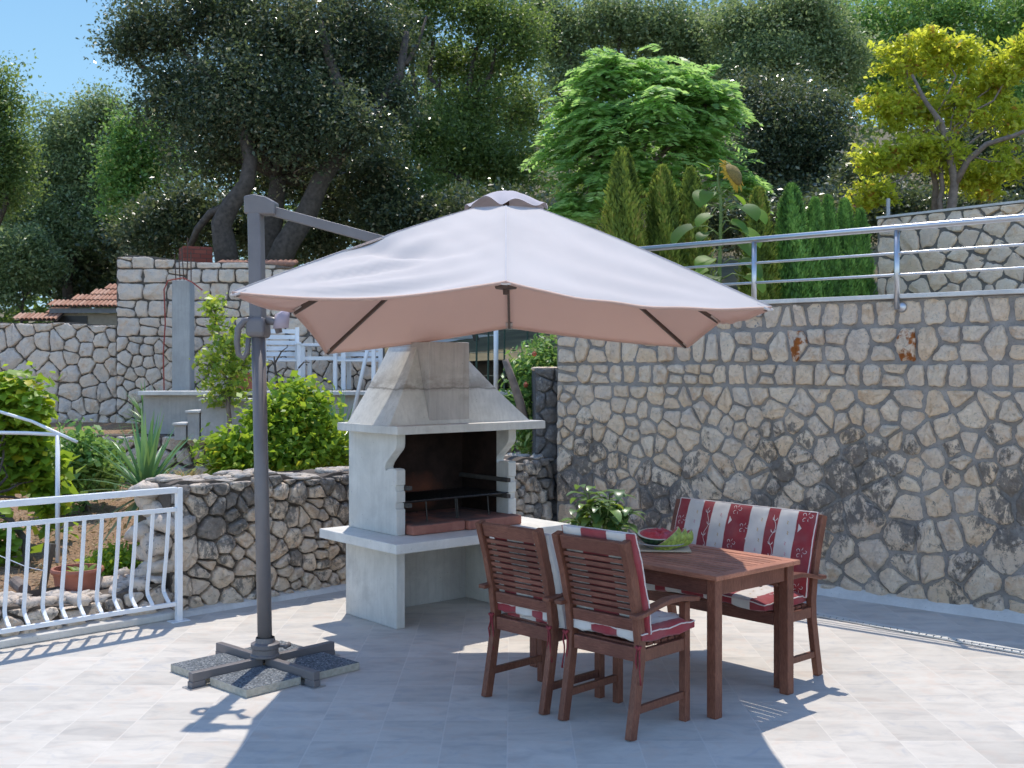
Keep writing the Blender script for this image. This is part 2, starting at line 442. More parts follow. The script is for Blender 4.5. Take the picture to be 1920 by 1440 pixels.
def build_setting():
    # --- ground out to the horizon
    g=MB(); g.add([(-900,-300,-0.45),(900,-300,-0.45),(900,1500,-0.45),(-900,1500,-0.45)],[(0,1,2,3)])
    tag(g.build('ground',m_plain('earth',(0.16,0.12,0.08),0.95,0,0.3,0.4)),kind='structure')
    # --- tiled terrace floor
    t=NT('cream_floor_tiles'); c=t.coord()
    T=0.315
    px=t.math('DIVIDE',t.math('SUBTRACT',t.n('SeparateXYZ',{0:c}).outputs[0],0.607),T)
    py=t.math('DIVIDE',t.math('SUBTRACT',t.n('SeparateXYZ',{0:c}).outputs[1],6.665),T)
    fx=t.math('FRACT',px); fy=t.math('FRACT',py)
    ex=t.math('MINIMUM',fx,t.math('SUBTRACT',1.0,fx)); ey=t.math('MINIMUM',fy,t.math('SUBTRACT',1.0,fy))
    e=t.math('MINIMUM',ex,ey)
    cell=t.n('CombineXYZ',{0:t.math('FLOOR',px),1:t.math('FLOOR',py),2:0.0}).outputs[0]
    wn=t.n('TexWhiteNoise',{'Vector':cell}); 
    sh=t.n('VectorMath',{0:c,1:t.n('VectorMath',{0:wn.outputs['Color'],'Scale':9.0},operation='SCALE').outputs[0]},operation='ADD').outputs[0]
    n1=t.noise(t.mapv(sh,(1,2.2,1)),3.5,5,0.6,0.6); n2=t.noise(sh,5.5,4,0.6,1.2); n3=t.noise(t.mapv(c,(1,5,1)),26,4,0.7)
    col=t.ramp(n1,[(0.3,(0.45,0.42,0.38)),(0.5,(0.56,0.52,0.46)),(0.7,(0.61,0.565,0.50))])
    col=t.mix(t.ramp(n2,[(0.53,0.0),(0.68,0.38)]),col,(0.58,0.45,0.36))
    col=t.mix(t.ramp(n2,[(0.3,0.5),(0.42,0.0)]),col,(0.41,0.41,0.42))
    col=t.mix(t.ramp(n3,[(0.3,0.35),(0.5,0.0)]),col,(0.45,0.42,0.40))
    col=t.mix(t.ramp(t.noise(c,0.6,5,0.65),[(0.5,0.0),(0.72,0.30)]),col,(0.36,0.33,0.29))
    v=t.math('MULTIPLY_ADD',wn.outputs['Value'],0.15,0.915)
    col=t.mix(1.0,col,t.n('CombineXYZ',{0:v,1:v,2:v}).outputs[0],'MULTIPLY')
    gm=t.ramp(e,[(0.009,1.0),(0.015,0.0)])
    col=t.mix(t.math('MULTIPLY',gm,0.6),col,(0.62,0.575,0.515))
    hgt=t.math('ADD',t.math('MULTIPLY',gm,-1.0),t.math('MULTIPLY',n3,0.25))
    fm=t.done(col,0.62,0.22,0,t.bump(hgt,0.25,0.004))
    A=Vector((-2.44,8.13)); L=Vector((0.717,0.697)); Cn=Vector((0.435,10.75)); W2=Vector((0.754,-0.657))
    a0=A-L*7; b0=Cn+W2*12
    fl=MB(); fl.add([(a0.x,-5,0),(b0.x,-5,0),(b0.x,b0.y,0),(Cn.x+0.08,Cn.y+0.15,0),(a0.x-0.1,a0.y+0.1,0)],[(0,1,2,3,4)])
    tag(fl.build('terrace_floor',fm),kind='structure')

    # --- right retaining wall (mortared, pale stones)
    rng=np.random.default_rng(5)
    Lr=7.2
    zs=[(0.0,0.38),(0.09,0.47),(0.20,0.55),(0.33,0.54),(0.43,0.45),(0.50,0.30),(0.58,0.10),(1,0.0)]
    ms=m_stone('pale_limestone',CREAM,0.82,zs,dark=0.6,bump=0.9,wcol=(0.105,0.097,0.092),ws=1.5,patchy=0.20)
    mm=m_mortar('grey_mortar',(0.30,0.275,0.25),0.6,zs,1.5,(0.10,0.095,0.09))
    def rr(x,z):
        k=0.172 if z>1.0 else 0.190
        if z<0.85 and x>2.6: k*=1.5
        elif z<0.75: k*=1.15
        return k
    low=dart(rng,0,Lr,0.0,1.63,rr,16000,1.0,(0.42,1.7))
    rects=[(rowseeds(rng,0,Lr,2.12,2.325,0.155),(0,Lr,2.12,2.325),0.022),
           (rowseeds(rng,0,Lr,1.84,2.12,0.165),(0,Lr,1.84,2.12),0.022),
           (rowseeds(rng,0,Lr,1.65,1.84,0.16),(0,Lr,1.65,1.84),0.021),
           (low,(0,Lr,0.0,1.65),0.019)]
    w=thing('stone_wall','tall pale limestone retaining wall with grey mortar joints behind the bench, railing on top','wall',(0.435,10.75,0),math.atan2(-0.657,0.754))
    stone_face('stonework',[ms,mm],w,rects,0.45,0.028,seed=11,rust=((3.63,2.0),(3.43,1.97),(2.45,2.0)))
    cp=MB(); cp.box((Lr/2,0.20,2.345),(Lr+0.02,0.50,0.034)); cp.build('coping',M['conc_cap'],w,bevel=0.006)
    fi=MB(); fi.prism([(0,0.0),(-0.10,0.0),(-0.055,0.035),(0,0.07)],0.0,Lr,lambda a,b,h:(h,a,b)); fi.build('base_fillet',M['conc_cap'],w)
    # --- corner pier of weathered rough stone
    p=thing('stone_pier','dark weathered stump of rough stone wall between the pale wall and the barbecue hood','wall',(0.225,10.93,0),R(3))
    rng=np.random.default_rng(8)
    sd=dart(rng,0,0.34,0.0,1.80,lambda x,z:0.15,2500,1.0,(0.6,1.5))
    md=m_stone('black_weathered_stone',GREYS,0.95,[(0,0.80),(1,0.82)],dark=0.9,wcol=(0.11,0.108,0.106),patchy=0.2)
    stone_face('stonework',[md,m_mortar('dark_mortar',(0.13,0.13,0.13))],p,[(sd,(0,0.34,0.0,1.80),0.006)],0.5,0.05,seed=3)
    tp=MB()
    for k in range(5): rubble(tp,rng,0.05+0.06*k,0.12+rng.uniform(0,.2),1.79,0.07,0.12,0.02)
    tp.build('cap_stones',m_stone('pale_cap_stone',WARM,0.3,dark=0.6),p,smooth=True)  # paler and warmer than the pier stones

    # --- low rubble wall: tall section, then the ruined low section under the railing
    mw=m_stone('warm_rubble',WARM,0.85,[(0,0.30),(0.1,0.42),(0.2,0.54),(0.31,0.70),(1,0.7)],wcol=(0.16,0.15,0.14),dark=0.75,bump=0.8)
    mdk=m_mortar('deep_joints',(0.15,0.125,0.105))
    xd=(0.717,0.697)
    w=thing('rubble_wall','low rough rubble wall with dark joints behind the parasol pole and the barbecue','wall',(-2.44,8.13,0),math.atan2(xd[1],xd[0]))
    rng=np.random.default_rng(21)
    tf=lambda x:0.945+0.020*math.sin(3.1*x)+0.016*math.sin(8.7*x+1)+0.008*math.sin(23*x)
    sd=dart(rng,-0.02,3.95,0.0,0.97,lambda x,z:0.150,16000,1.0,(0.36,1.9))
    stone_face('stonework',[mw,mdk],w,[(sd,(-0.02,3.95,0.0,0.99),0.012)],0.45,0.050,y0=0.03,gapdepth=0.045,seed=4,topfn=tf)
    tp=MB(); rng=np.random.default_rng(22)
    for k in range(100):
        x=rng.uniform(0.03,3.9); rubble(tp,rng,x,rng.uniform(0.06,0.42),tf(x)-0.002,rng.uniform(.05,.11),rng.uniform(.04,.08),rng.uniform(.012,.03))
    tp.build('cap_stones',m_stone('grey_cap_stone',[(0,(0.42,0.39,0.35)),(1,(0.52,0.48,0.43))],0.5,dark=0.8),w,smooth=True)
    fi=MB(); fi.prism([(0.06,0.0),(-0.085,0.0),(-0.05,0.03),(0.06,0.055)],-0.2,3.95,lambda a,b,h:(h,a,b)); fi.build('base_fillet',M['conc_cap'],w)
    en=MB(); rng=np.random.default_rng(27)
    for k in range(12):
        rubble(en,rng,rng.uniform(-0.08,0.02),rng.uniform(0.1,0.4),0.04+0.078*k,rng.uniform(.10,.16),rng.uniform(.10,.18),rng.uniform(.05,.09))
    en.build('broken_end',m_stone('grey_end_stone',GREYS,1.0,[(0,.6),(1,.62)],wcol=(0.17,0.17,0.175),dark=0.8),w,smooth=True)
    w=thing('ruined_wall','knee-high crumbling rubble wall along the garden edge under the white railing','wall',(-2.50,8.07,0),math.atan2(xd[1],xd[0]))
    rng=np.random.default_rng(31)
    tf2=lambda x:0.235+0.03*math.sin(2.3*x)+0.02*math.sin(6.1*x+2)
    sd=dart(rng,-4.6,0.0,0.0,0.33,lambda x,z:0.17,4000,1.0,(0.5,1.6))
    stone_face('stonework',[m_stone('ruin_stone',WARM,0.9,[(0,.35),(0.1,.62),(1,.7)],wcol=(0.12,0.115,0.11),dark=0.8),mdk],w,[(sd,(-4.6,0.0,0.0,0.33),0.02)],0.4,0.04,y0=0.02,gapdepth=0.03,seed=41,topfn=tf2)
    tp=MB()
    for k in range(170):
        x=rng.uniform(-4.5,-0.02); rubble(tp,rng,x,rng.uniform(0.03,0.5),tf2(x)+rng.uniform(-.01,.03),rng.uniform(.05,.12),rng.uniform(.04,.09),rng.uniform(.015,.045))
    tp.build('loose_stones',m_stone('grey_loose_stone',GREYS,0.9,[(0,.55),(1,.6)],wcol=(0.20,0.195,0.19),dark=0.9),w,smooth=True)
    fi=MB(); fi.prism([(0.05,0.0),(-0.10,0.0),(-0.10,0.05),(0.05,0.06)],-4.6,0.05,lambda a,b,h:(h,a,b)); fi.build('base_kerb',M['conc_cap'],w,bevel=0.01)

    # --- garden soil behind the ruined wall
    def zg(x,y): return 0.12+0.055*max(0,y-8.5)
    t=NT('dry_soil'); c=t.coord(); n=t.noise(c,2.2,6,0.7); n2=t.noise(c,28,5,0.75); n3=t.n('TexVoronoi',{'Vector':c,'Scale':30.0}).outputs[0]
    col=t.ramp(n2,[(0.3,(0.17,0.10,0.06)),(0.5,(0.36,0.235,0.14)),(0.7,(0.50,0.37,0.25))])
    col=t.mix(t.ramp(n,[(0.4,0.0),(0.6,0.55)]),col,(0.33,0.20,0.12))
    sm=t.done(col,0.95,0.1,0,t.bump(t.math('ADD',n2,n3),0.9,0.03))
    rng=np.random.default_rng(3); vs=[]; nx,ny=70,60
    for j in range(ny+1):
        for i in range(nx+1):
            s=-5.5+10.0*i/nx; d=0.2+8.0*j/ny        # along / behind the low wall
            x=-2.44+0.717*s-0.697*d; y=8.13+0.697*s+0.717*d
            y=min(y,13.7)
            vs.append((x,y,zg(x,y)+rng.normal(0,0.012)))
    so=MB(); so.add(vs,[(j*(nx+1)+i,j*(nx+1)+i+1,(j+1)*(nx+1)+i+1,(j+1)*(nx+1)+i) for j in range(ny) for i in range(nx)])
    tag(so.build('garden_soil',sm,smooth=True),kind='structure')
    # clods, dry weeds: one countless cover
    C=np.empty((9000,3)); s=rng.uniform(-4.5,3,9000); d=rng.uniform(0.6,6,9000)
    C[:,0]=-2.44+0.717*s-0.697*d; C[:,1]=8.13+0.697*s+0.717*d; C=C[C[:,1]<13.4]
    C[:,2]=[zg(x,y)+0.012 for x,y in C[:,:2]]
    tag(np_quads('dry_litter',leaf_quads(rng,C,0.05,0.3,0.3),rng.random(len(C)),m_leaf('dry_straw',[(0,(0.42,0.29,0.16)),(0.5,(0.30,0.19,0.10)),(0.8,(0.50,0.40,0.26)),(1,(0.16,0.20,0.06))],0.1,0.8)),
        'dry straw and leaf litter strewn over the reddish garden soil','litter',kind='stuff')
    # --- low dry-stone terrace wall across the garden
    w=thing('terrace_wall','dark low dry-stone wall across the garden, below the steps and the spiky plants','wall',(-8.6,13.75,0),0)
    rng=np.random.default_rng(51)
    sd=dart(rng,0,9.0,0.2,0.97,lambda x,z:0.17,5000)
    stone_face('stonework',[m_stone('dry_terrace_stone',GREYS,0.5,[(0,.4),(1,.5)],dark=0.8),mdk],w,[(sd,(0,9.0,0.2,0.97),0.03)],0.4,0.05,y0=0.03,gapdepth=0.05,seed=52)
    tt=MB(); vs=[]
    for j in range(5):
        for i in range(25): vs.append((-8.6+9.0*i/24,13.95+2.4*j/4,0.955+0.02*j+rng.normal(0,.01)))
    tt.add(vs,[(j*25+i,j*25+i+1,(j+1)*25+i+1,(j+1)*25+i) for j in range(4) for i in range(24)])
    tag(tt.build('terrace_soil',sm,smooth=True),kind='structure')
    # --- big left walls
    mg=m_stone('grey_field_stone',[(0.0,(0.66,0.58,0.50)),(0.3,(0.58,0.53,0.48)),(0.55,(0.72,0.62,0.52)),(0.8,(0.62,0.55,0.47)),(1.0,(0.67,0.56,0.45))],0.25,[(0,.35),(1,.35)],dark=0.5)
    mj=m_mortar('dark_joints',(0.14,0.125,0.11))
    w=thing('stone_wall','lower grey field-stone wall at the left edge below the tiled roof','wall',(-9.2,16.0,0.7),0)
    rng=np.random.default_rng(61)
    tf3=lambda x:1.80-0.035*x*0.6+0.015*math.sin(5*x)
    sd=dart(rng,0,3.56,0,1.85,lambda x,z:0.25 if z>0.8 else 0.19,9000,1.0,(0.55,1.5))
    stone_face('stonework',[mg,mj],w,[(sd,(0,3.56,0,1.86),0.008)],0.5,0.045,y0=0.02,gapdepth=0.03,seed=62,topfn=tf3)
    w=thing('stone_wall','tall grey field-stone wall with a concrete post in front, behind the parasol pole','wall',(-5.62,15.9,0.7),0)
    rng=np.random.default_rng(71)
    tf4=lambda x:2.70-0.062*x+0.02*math.sin(4*x)+(-0.02 if x<0.1 else 0)
    sd=dart(rng,0,3.75,0,1.55,lambda x,z:0.20,9000,1.0,(0.5,1.7))
    rects=[(sd,(0,3.75,0,1.55),0.009)]
    z=1.55
    for hh,ww in ((0.27,0.27),(0.24,0.24),(0.25,0.29),(0.20,0.26),(0.26,0.3)):
        rects.append((rowseeds(rng,0,3.75,z,z+hh,ww),(0,3.75,z,z+hh),0.009)); z+=hh
    stone_face('stonework',[mg,mj],w,rects,0.55,0.04,y0=0.02,gapdepth=0.03,seed=72,topfn=tf4)
    # --- raised patio with its steps
    po=MB(); po.box((0.0,15.0,1.20),(9.3,1.75,0.52)); po.box((1.2,24,1.2),(7.4,16.1,0.46))
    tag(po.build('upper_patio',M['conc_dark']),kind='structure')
    w=thing('patio_ledge','grey concrete slab edge of the raised patio with the white garden furniture','ledge',(0,0,0))
    q=MB(); q.box((0.0,14.15,1.485),(9.34,0.36,0.05)); q.build('slab',M['conc_cap'],w,bevel=0.006)
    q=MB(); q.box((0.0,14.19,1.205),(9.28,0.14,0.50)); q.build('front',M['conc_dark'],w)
    w=thing('garden_steps','small concrete steps and stepped block below the patio ledge','steps',(-4.0,13.75,0.93))
    for k,(x,wd,hh) in enumerate(((0.0,0.14,0.18),(0.16,0.14,0.33),(0.62,0.74,0.47))):
        q=MB(); q.box((x,0,hh/2),(wd,0.5,hh)); q.build('step_block',M['conc_dark'],w)
        q=MB(); q.box((x,-0.01,hh+0.014),(wd+0.04,0.55,0.026)); q.build('step_slab',M['conc_cap'],w,bevel=0.004)
    # --- concrete post and red cable
    w=thing('concrete_post','grey square concrete post standing against the tall field-stone wall','post',(-4.46,15.2,1.46))
    q=MB(); q.box((0,0,0.76),(0.24,0.24,1.52)); q.build('shaft',m_concrete('post_concrete',(0.40,0.40,0.385),0.8),w,bevel=0.012)
    q=MB(); rr_=random.Random(4)
    for k in range(5): q.tube([(-0.10+0.05*k,0.02*(k%3),1.5),(-0.11+0.05*k+rr_.uniform(-.02,.02),0,1.95+rr_.uniform(-.1,.22))],0.008,5)
    q.build('reinforcing_bar',m_plain('rusty_bar',(0.10,0.06,0.045),0.8),w)
    q=MB(); q.tube([(-4.66,15.0,1.5),(-4.67,15.0,2.0),(-4.65,15.02,2.4),(-4.66,15.0,2.85),(-4.60,14.98,2.97),(-4.42,15.04,3.01),(-4.28,14.98,2.95),(-4.14,14.98,2.84)],0.0095,6)
    tag(q.build('red_cable',m_plain('red_cable_skin',(0.30,0.05,0.035),0.6)),'red cable hanging over the top of the concrete post','cable')
    # --- upper ground behind the right wall, hill behind everything
    mgd=m_plain('dry_grassy_earth',(0.14,0.115,0.06),0.95,0,0.4,1.5,0.8)
    up=MB(); Cx=Vector((0.435,10.75)); 
    pts=[(0.60,10.95),(6.0,6.25),(14,4.0),(30,4),(30,22),(2.4,22)]
    up.prism(pts,-0.3,2.30,lambda a,b,h:(a,b,h)); tag(up.build('upper_ground',mgd),kind='structure')
    vs=[]; nx,ny=60,40; rng=np.random.default_rng(9)
    def zh(x,y):
        r=1/(1+math.exp(-(x+4)/2.5)); f=max(0,y-17)
        return 1.2+0.9*r+f*(0.07+0.19*r)*min(1,(0.3+f/30))+0.3*math.sin(x*.3)*min(1,f/10)
    for j in range(ny+1):
        for i in range(nx+1):
            x=-45+110*i/nx; y=16.6+75*(j/ny)**1.4
            vs.append((x,y,zh(x,y)+rng.normal(0,.05)))
    hb=MB(); hb.add(vs,[(j*(nx+1)+i,j*(nx+1)+i+1,(j+1)*(nx+1)+i+1,(j+1)*(nx+1)+i) for j in range(ny) for i in range(nx)])
    tag(hb.build('hillside',mgd,smooth=True),kind='structure')
    # --- background wall at the right
    dx=Vector((0.705,-0.709)); 
    w=thing('stone_wall','far pale stone wall with a sloping cement top beyond the railing on the right','wall',(5.06,15.5,2.0),math.atan2(dx.y,dx.x))
    rng=np.random.default_rng(81)
    tf5=lambda x:1.86+0.012*x
    sd=dart(rng,0,4.5,0,1.92,lambda x,z:0.23,5000)
    stone_face('stonework',[m_stone('pale_far_stone',CREAM,0.55,[(0,.6),(0.2,.45),(0.35,.2),(1,.1)],dark=0.5),m_mortar('far_mortar',(0.20,0.185,0.165))],w,[(sd,(0,4.5,0,1.95),0.016)],0.4,0.03,seed=82,topfn=tf5)
    q=MB(); q.prism([(-0.04,0),(0.42,0),(0.42,0.03),(-0.04,0.03)],0,4.5,lambda a,b,h:(h,a,b+tf5(h))); q.build('coping',M['conc_cap'],w)
    return zh
# ------------------------------------------------------------------ cushions
STR=0.495
def m_cushion(off=0.0):
    t=NT('striped_cushion_cotton'); c=t.coord(); x=t.n('SeparateXYZ',{0:c}).outputs[0]
    f=t.math('FRACT',t.math('DIVIDE',t.math('ADD',x,0.0825+STR*20+off),STR))
    red=(0.27,0.034,0.042); wh=(0.60,0.565,0.52)
    col=t.ramp(f,[(0.0,red),(0.333,(0.60,0.50,0.45)),(0.343,wh),(0.578,(0.60,0.50,0.45)),(0.586,red),(0.747,(0.60,0.50,0.45)),(0.757,wh),(0.992,(0.60,0.50,0.45))],'CONSTANT')
    n=t.noise(c,260,2,0.6); n2=t.noise(c,9,3)
    col=t.mix(t.ramp(n2,[(0.35,0.18),(0.6,0.0)]),col,(0.25,0.18,0.17))
    return t.done(col,0.85,0.15,0,t.bump(t.math('ADD',t.math('MULTIPLY',n,0.4),t.math('MULTIPLY',n2,2.0)),0.35,0.004),**{'Sheen Weight':0.2})

def pad(sx, sy, th, tf, nx=44, ny=26, roundy=4.0):
    """a stuffed pad; tf maps pad coordinates (x, y, z) into the thing's frame. returns builder and height function"""
    mb=MB()
    def prof(s,t): return max(0.0,(1-abs(s)**6))**0.5*max(0.0,(1-abs(t)**roundy))**0.5
    def hz(s,t): return th/2*(0.38+0.62*prof(s,t))+0.0035*math.sin(9*s+2)*math.cos(7*t)+0.0022*math.sin(23*s+11*t)*math.sin(13*t-5*s)
    vs=[]
    for sgn in (1,-1):
        for j in range(ny+1):
            for i in range(nx+1):
                s=math.sin((-1+2*i/nx)*math.pi/2); t=math.sin((-1+2*j/ny)*math.pi/2)
                vs.append(tf(s*sx/2,t*sy/2,sgn*hz(s,t)))
    N=(nx+1)*(ny+1); fs=[]
    for j in range(ny):
        for i in range(nx):
            a=j*(nx+1)+i; q=(a,a+1,a+nx+2,a+nx+1)
            fs.append(q); fs.append(tuple(N+k for k in reversed(q)))
    edge=[i for i in range(nx+1)]+[j*(nx+1)+nx for j in range(1,ny+1)]+[ny*(nx+1)+i for i in range(nx-1,-1,-1)]+[j*(nx+1) for j in range(ny-1,0,-1)]
    for k in range(len(edge)):
        a=edge[k]; b=edge[(k+1)%len(edge)]; fs.append((a,a+N,b+N,b))
    mb.add(vs,fs)
    mb.mi=1
    loop=[(Vector(vs[a])+Vector(vs[a+N]))/2+(Vector(vs[a])-Vector(vs[a+N]))*0.5 for a in edge]
    mb.tube(loop+[loop[0]],0.0038,6,False); mb.mi=0
    return mb,lambda x,y:hz(max(-1,min(1,2*x/sx)),max(-1,min(1,2*y/sy)))+0.0026
def ribbon(mb, pts, w, tf, hz, sgn=1):
    pts=[Vector(p) for p in pts]; vs=[]
    for i,p in enumerate(pts):
        d=(pts[min(i+1,len(pts)-1)]-pts[max(i-1,0)]); n=Vector((-d.y,d.x)).normalized() if d.length>1e-6 else Vector((0,1))
        k=1.0 if 0<i<len(pts)-1 else 0.35
        for q in (p+n*w/2*k,p-n*w/2*k): vs.append(tf(q.x,q.y,sgn*hz(q.x,q.y)))
    mb.add(vs,[(2*i,2*i+1,2*i+3,2*i+2) for i in range(len(pts)-1)])
def motifs(mb, sx, sy, tf, hz, xoff=0.0, seed=1, sgn=1):
    """embroidery on the top face: rosettes on the wide red stripes, vines on the narrow ones, specks on the pale ones"""
    rr=random.Random(seed)
    x=-sx/2-STR
    k0=math.floor((-sx/2)/STR)-1
    for k in range(k0,k0+int(sx/STR)+4):
        cw=k*STR-xoff                             # centre of wide red stripe
        for cx,kind in ((cw,'w'),(cw+0.247,'n'),(cw+0.146,'p'),(cw+0.349,'p')):
            if kind=='w':
                y=-sy/2+0.05; s=1
                while y<sy/2-0.03:
                    ox=cx+0.036*s; s=-s
                    if abs(ox)<sx/2-0.03:
                        mb.mi=1
                        for a in range(5):
                            th=a*1.257+0.4; ct,st=math.cos(th),math.sin(th); l=0.031
                            ps=[(0.009,0.001),(0.018,0.010),(l-0.003,0.0095),(l+0.003,0.0),(l-0.006,-0.0075)] if a%2==0 else [(0.012,0.0),(0.02,0.005),(l-0.004,0.006)]
                            ribbon(mb,[(ox+px*ct-py*st,y+px*st*1.1+py*ct) for px,py in ps],0.0036,tf,hz,sgn)
                    y+=0.105
                for e in (-1,1):
                    y=-sy/2+0.09+ (0.10 if e>0 else 0); ex=cx+e*0.0825
                    while y<sy/2-0.03:
                        if abs(ex)<sx/2-0.02:
                            mb.mi=1; q=[(ex+e*0.001,y-0.026),(ex-e*0.022,y),(ex+e*0.001,y+0.026)]
                            vs=[tf(a,b,sgn*hz(a,b)) for a,b in q]; mb.add(vs,[(0,1,2)])
                        y+=0.21
            elif kind=='n' and abs(cx)<sx/2-0.02:
                mb.mi=1; y=-sy/2+0.03; pts=[]
                while y<sy/2-0.03:
                    pts.append((cx+0.014*math.sin(y*42+k),y)); y+=0.012
                if len(pts)>2:
                    ribbon(mb,pts,0.0032,tf,hz,sgn)
                    for q in pts[3::6]:
                        for e in (-1,1):
                            ribbon(mb,[(q[0],q[1]),(q[0]+e*0.012,q[1]+0.009),(q[0]+e*0.016,q[1]+0.020)],0.006,tf,hz,sgn)
            elif kind=='p' and abs(cx)<sx/2-0.02:
                y=-sy/2+0.05
                while y<sy/2-0.04:
                    mb.mi=2+rr.randint(0,1); ox=cx+rr.uniform(-.012,.012)
                    ribbon(mb,[(ox-0.006,y-0.008),(ox+0.003,y),(ox-0.003,y+0.008),(ox+0.006,y+0.014)],0.006,tf,hz,sgn)
                    y+=0.062

def tie(name, base, parent, rr, L=0.2):
    mb=MB(); b=Vector(base)
    for e in (-1,1):
        pts=[b+Vector((e*0.006+e*0.012*k/5+rr.uniform(-.004,.004),rr.uniform(-.006,.006),-L*k/5)) for k in range(6)]
        mb.tube(pts,[0.005,0.005,0.0045,0.004,0.004,0.006],5)
    mb.tube([b+Vector((-.015,0,.01)),b+Vector((0,0.004,-.004)),b+Vector((.016,0,.012))],[0.009,0.011,0.008],6)
    return mb.build(name,M['red'],parent,smooth=True)

# ------------------------------------------------------------------ timber furniture
POST=[(-0.07,0.0),(-0.035,0.18),(-0.004,0.36),(0.0,0.46),(-0.018,0.60),(-0.060,0.78),(-0.118,0.965)]
def post_y(z):
    for (ya,za),(yb,zb) in zip(POST,POST[1:]):
        if za<=z<=zb: return ya+(yb-ya)*(z-za)/(zb-za)
    return POST[-1][0]
def seat_frame(t, w, fd=0.365):
    """shared frame of armchair and bench: w between post centres; faces +y"""
    hw=w/2; wd=M['wood']; wx=M['woodx']
    for s in (-1,1):
        q=MB(); q.sweep([(s*hw,y,z) for y,z in POST],0.037,0.053,side=(1,0,0),ws=None); q.build('rear_post',wd,t,bevel=0.004)
        q=MB(); q.box((s*hw,fd,0.305),(0.042,0.042,0.61)); q.build('front_leg',wd,t,bevel=0.004)
        q=MB(); q.box((s*hw,fd/2-0.02,0.135),(0.024,fd+0.01,0.038)); q.build('stretcher',wd,t,bevel=0.003)
        q=MB(); q.box((s*hw,fd/2-0.006,0.395),(0.028,fd-0.02,0.062)); q.build('side_rail',wd,t,bevel=0.003)
        pts=[(s*(hw+0.026),-0.085,0.600),(s*(hw+0.026),-0.02,0.603),(s*(hw+0.028),0.08,0.628),(s*(hw+0.030),0.18,0.645),(s*(hw+0.030),0.28,0.643),(s*(hw+0.030),0.36,0.630),(s*(hw+0.030),0.425,0.622)]
        q=MB(); q.sweep(pts,0.056,0.024,side=(1,0,0),ws=[0.9,0.95,1,1.06,1.1,1.08,0.95]); q.build('armrest',wd,t,bevel=0.005)
    q=MB(); q.box((0,fd+0.006,0.395),(w-0.047,0.026,0.066)); q.build('front_rail',wx,t,bevel=0.003)
    q=MB(); q.box((0,-0.004,0.40),(w-0.045,0.026,0.070)); q.build('rear_rail',wx,t,bevel=0.003)
    q=MB()
    for k in range(6): q.box((0,0.045+0.058*k,0.434),(w-0.03,0.045,0.016))
    q.build('seat',wx,t,bevel=0.003)
    q=MB(); z=0.925; q.box((0,post_y(z),z),(w-0.044,0.026,0.074),Matrix.Rotation(R(16),3,'X')); q.build('top_rail',wx,t,bevel=0.004)
    z=0.545; q=MB(); q.box((0,post_y(z),z),(w-0.044,0.024,0.060),Matrix.Rotation(R(8),3,'X')); q.build('bottom_rail',wx,t,bevel=0.004)
    n=9
    q=MB()
    for k in range(n):
        z=0.602+0.0325*k; q.box((0,post_y(z),z),(w-0.044,0.016,0.0215),Matrix.Rotation(R(13),3,'X'))
    q.build('back_slats',wx,t,bevel=0.002)

def make_chair(label, x, y, deg):
    t=thing('garden_armchair',label,'chair',(x,y,0),R(deg),'slatted armchairs at the garden table')
    seat_frame(t,0.440); return t
def make_cushion(name, label, host, w, seed, back_z=0.0, seat_dx=0.0, tilt=0.0, seat_dy=0.0, back_dx=0.0, mat='cushion', sd=0.43, off=0.0):
    c=thing(name,label,'cushion',host.location.copy(),host.rotation_euler.z,'red and white striped seat cushions')
    mats=[M[mat],M['pale_thread'],M['tan_thread'],M['rose_thread']]
    def ts(x,y,z): return (x+seat_dx,y+sd/2-0.012+seat_dy,z+0.484+0.012*math.cos(x*5))
    q,hz=pad(w,sd,0.092,ts); motifs(q,w,sd,ts,hz,off,seed)
    q.build('seat_pad',mats,c,smooth=True)
    H=0.50
    def tb(x,y,z):
        zz=0.735+back_z+y
        dy=post_y(min(0.965,max(0.42,zz)))
        if zz>0.965: dy-= (zz-0.965)*0.35
        n=0.045+z
        return (x+tilt*y+back_dx,dy+n+0.012*math.cos(x*6)*0.4,zz)
    q,hz=pad(w,H,0.058,lambda x,y,z:tb(x,y,z)); motifs(q,w,H,lambda x,y,z:tb(x,y,z),hz,off,seed+5)
    q.build('back_pad',mats,c,smooth=True)
    rr=random.Random(seed)
    for s in (-1,1): tie('tie',(s*(w/2+0.005),-0.035,0.44),c,rr,0.17+0.06*rr.random())
    return c

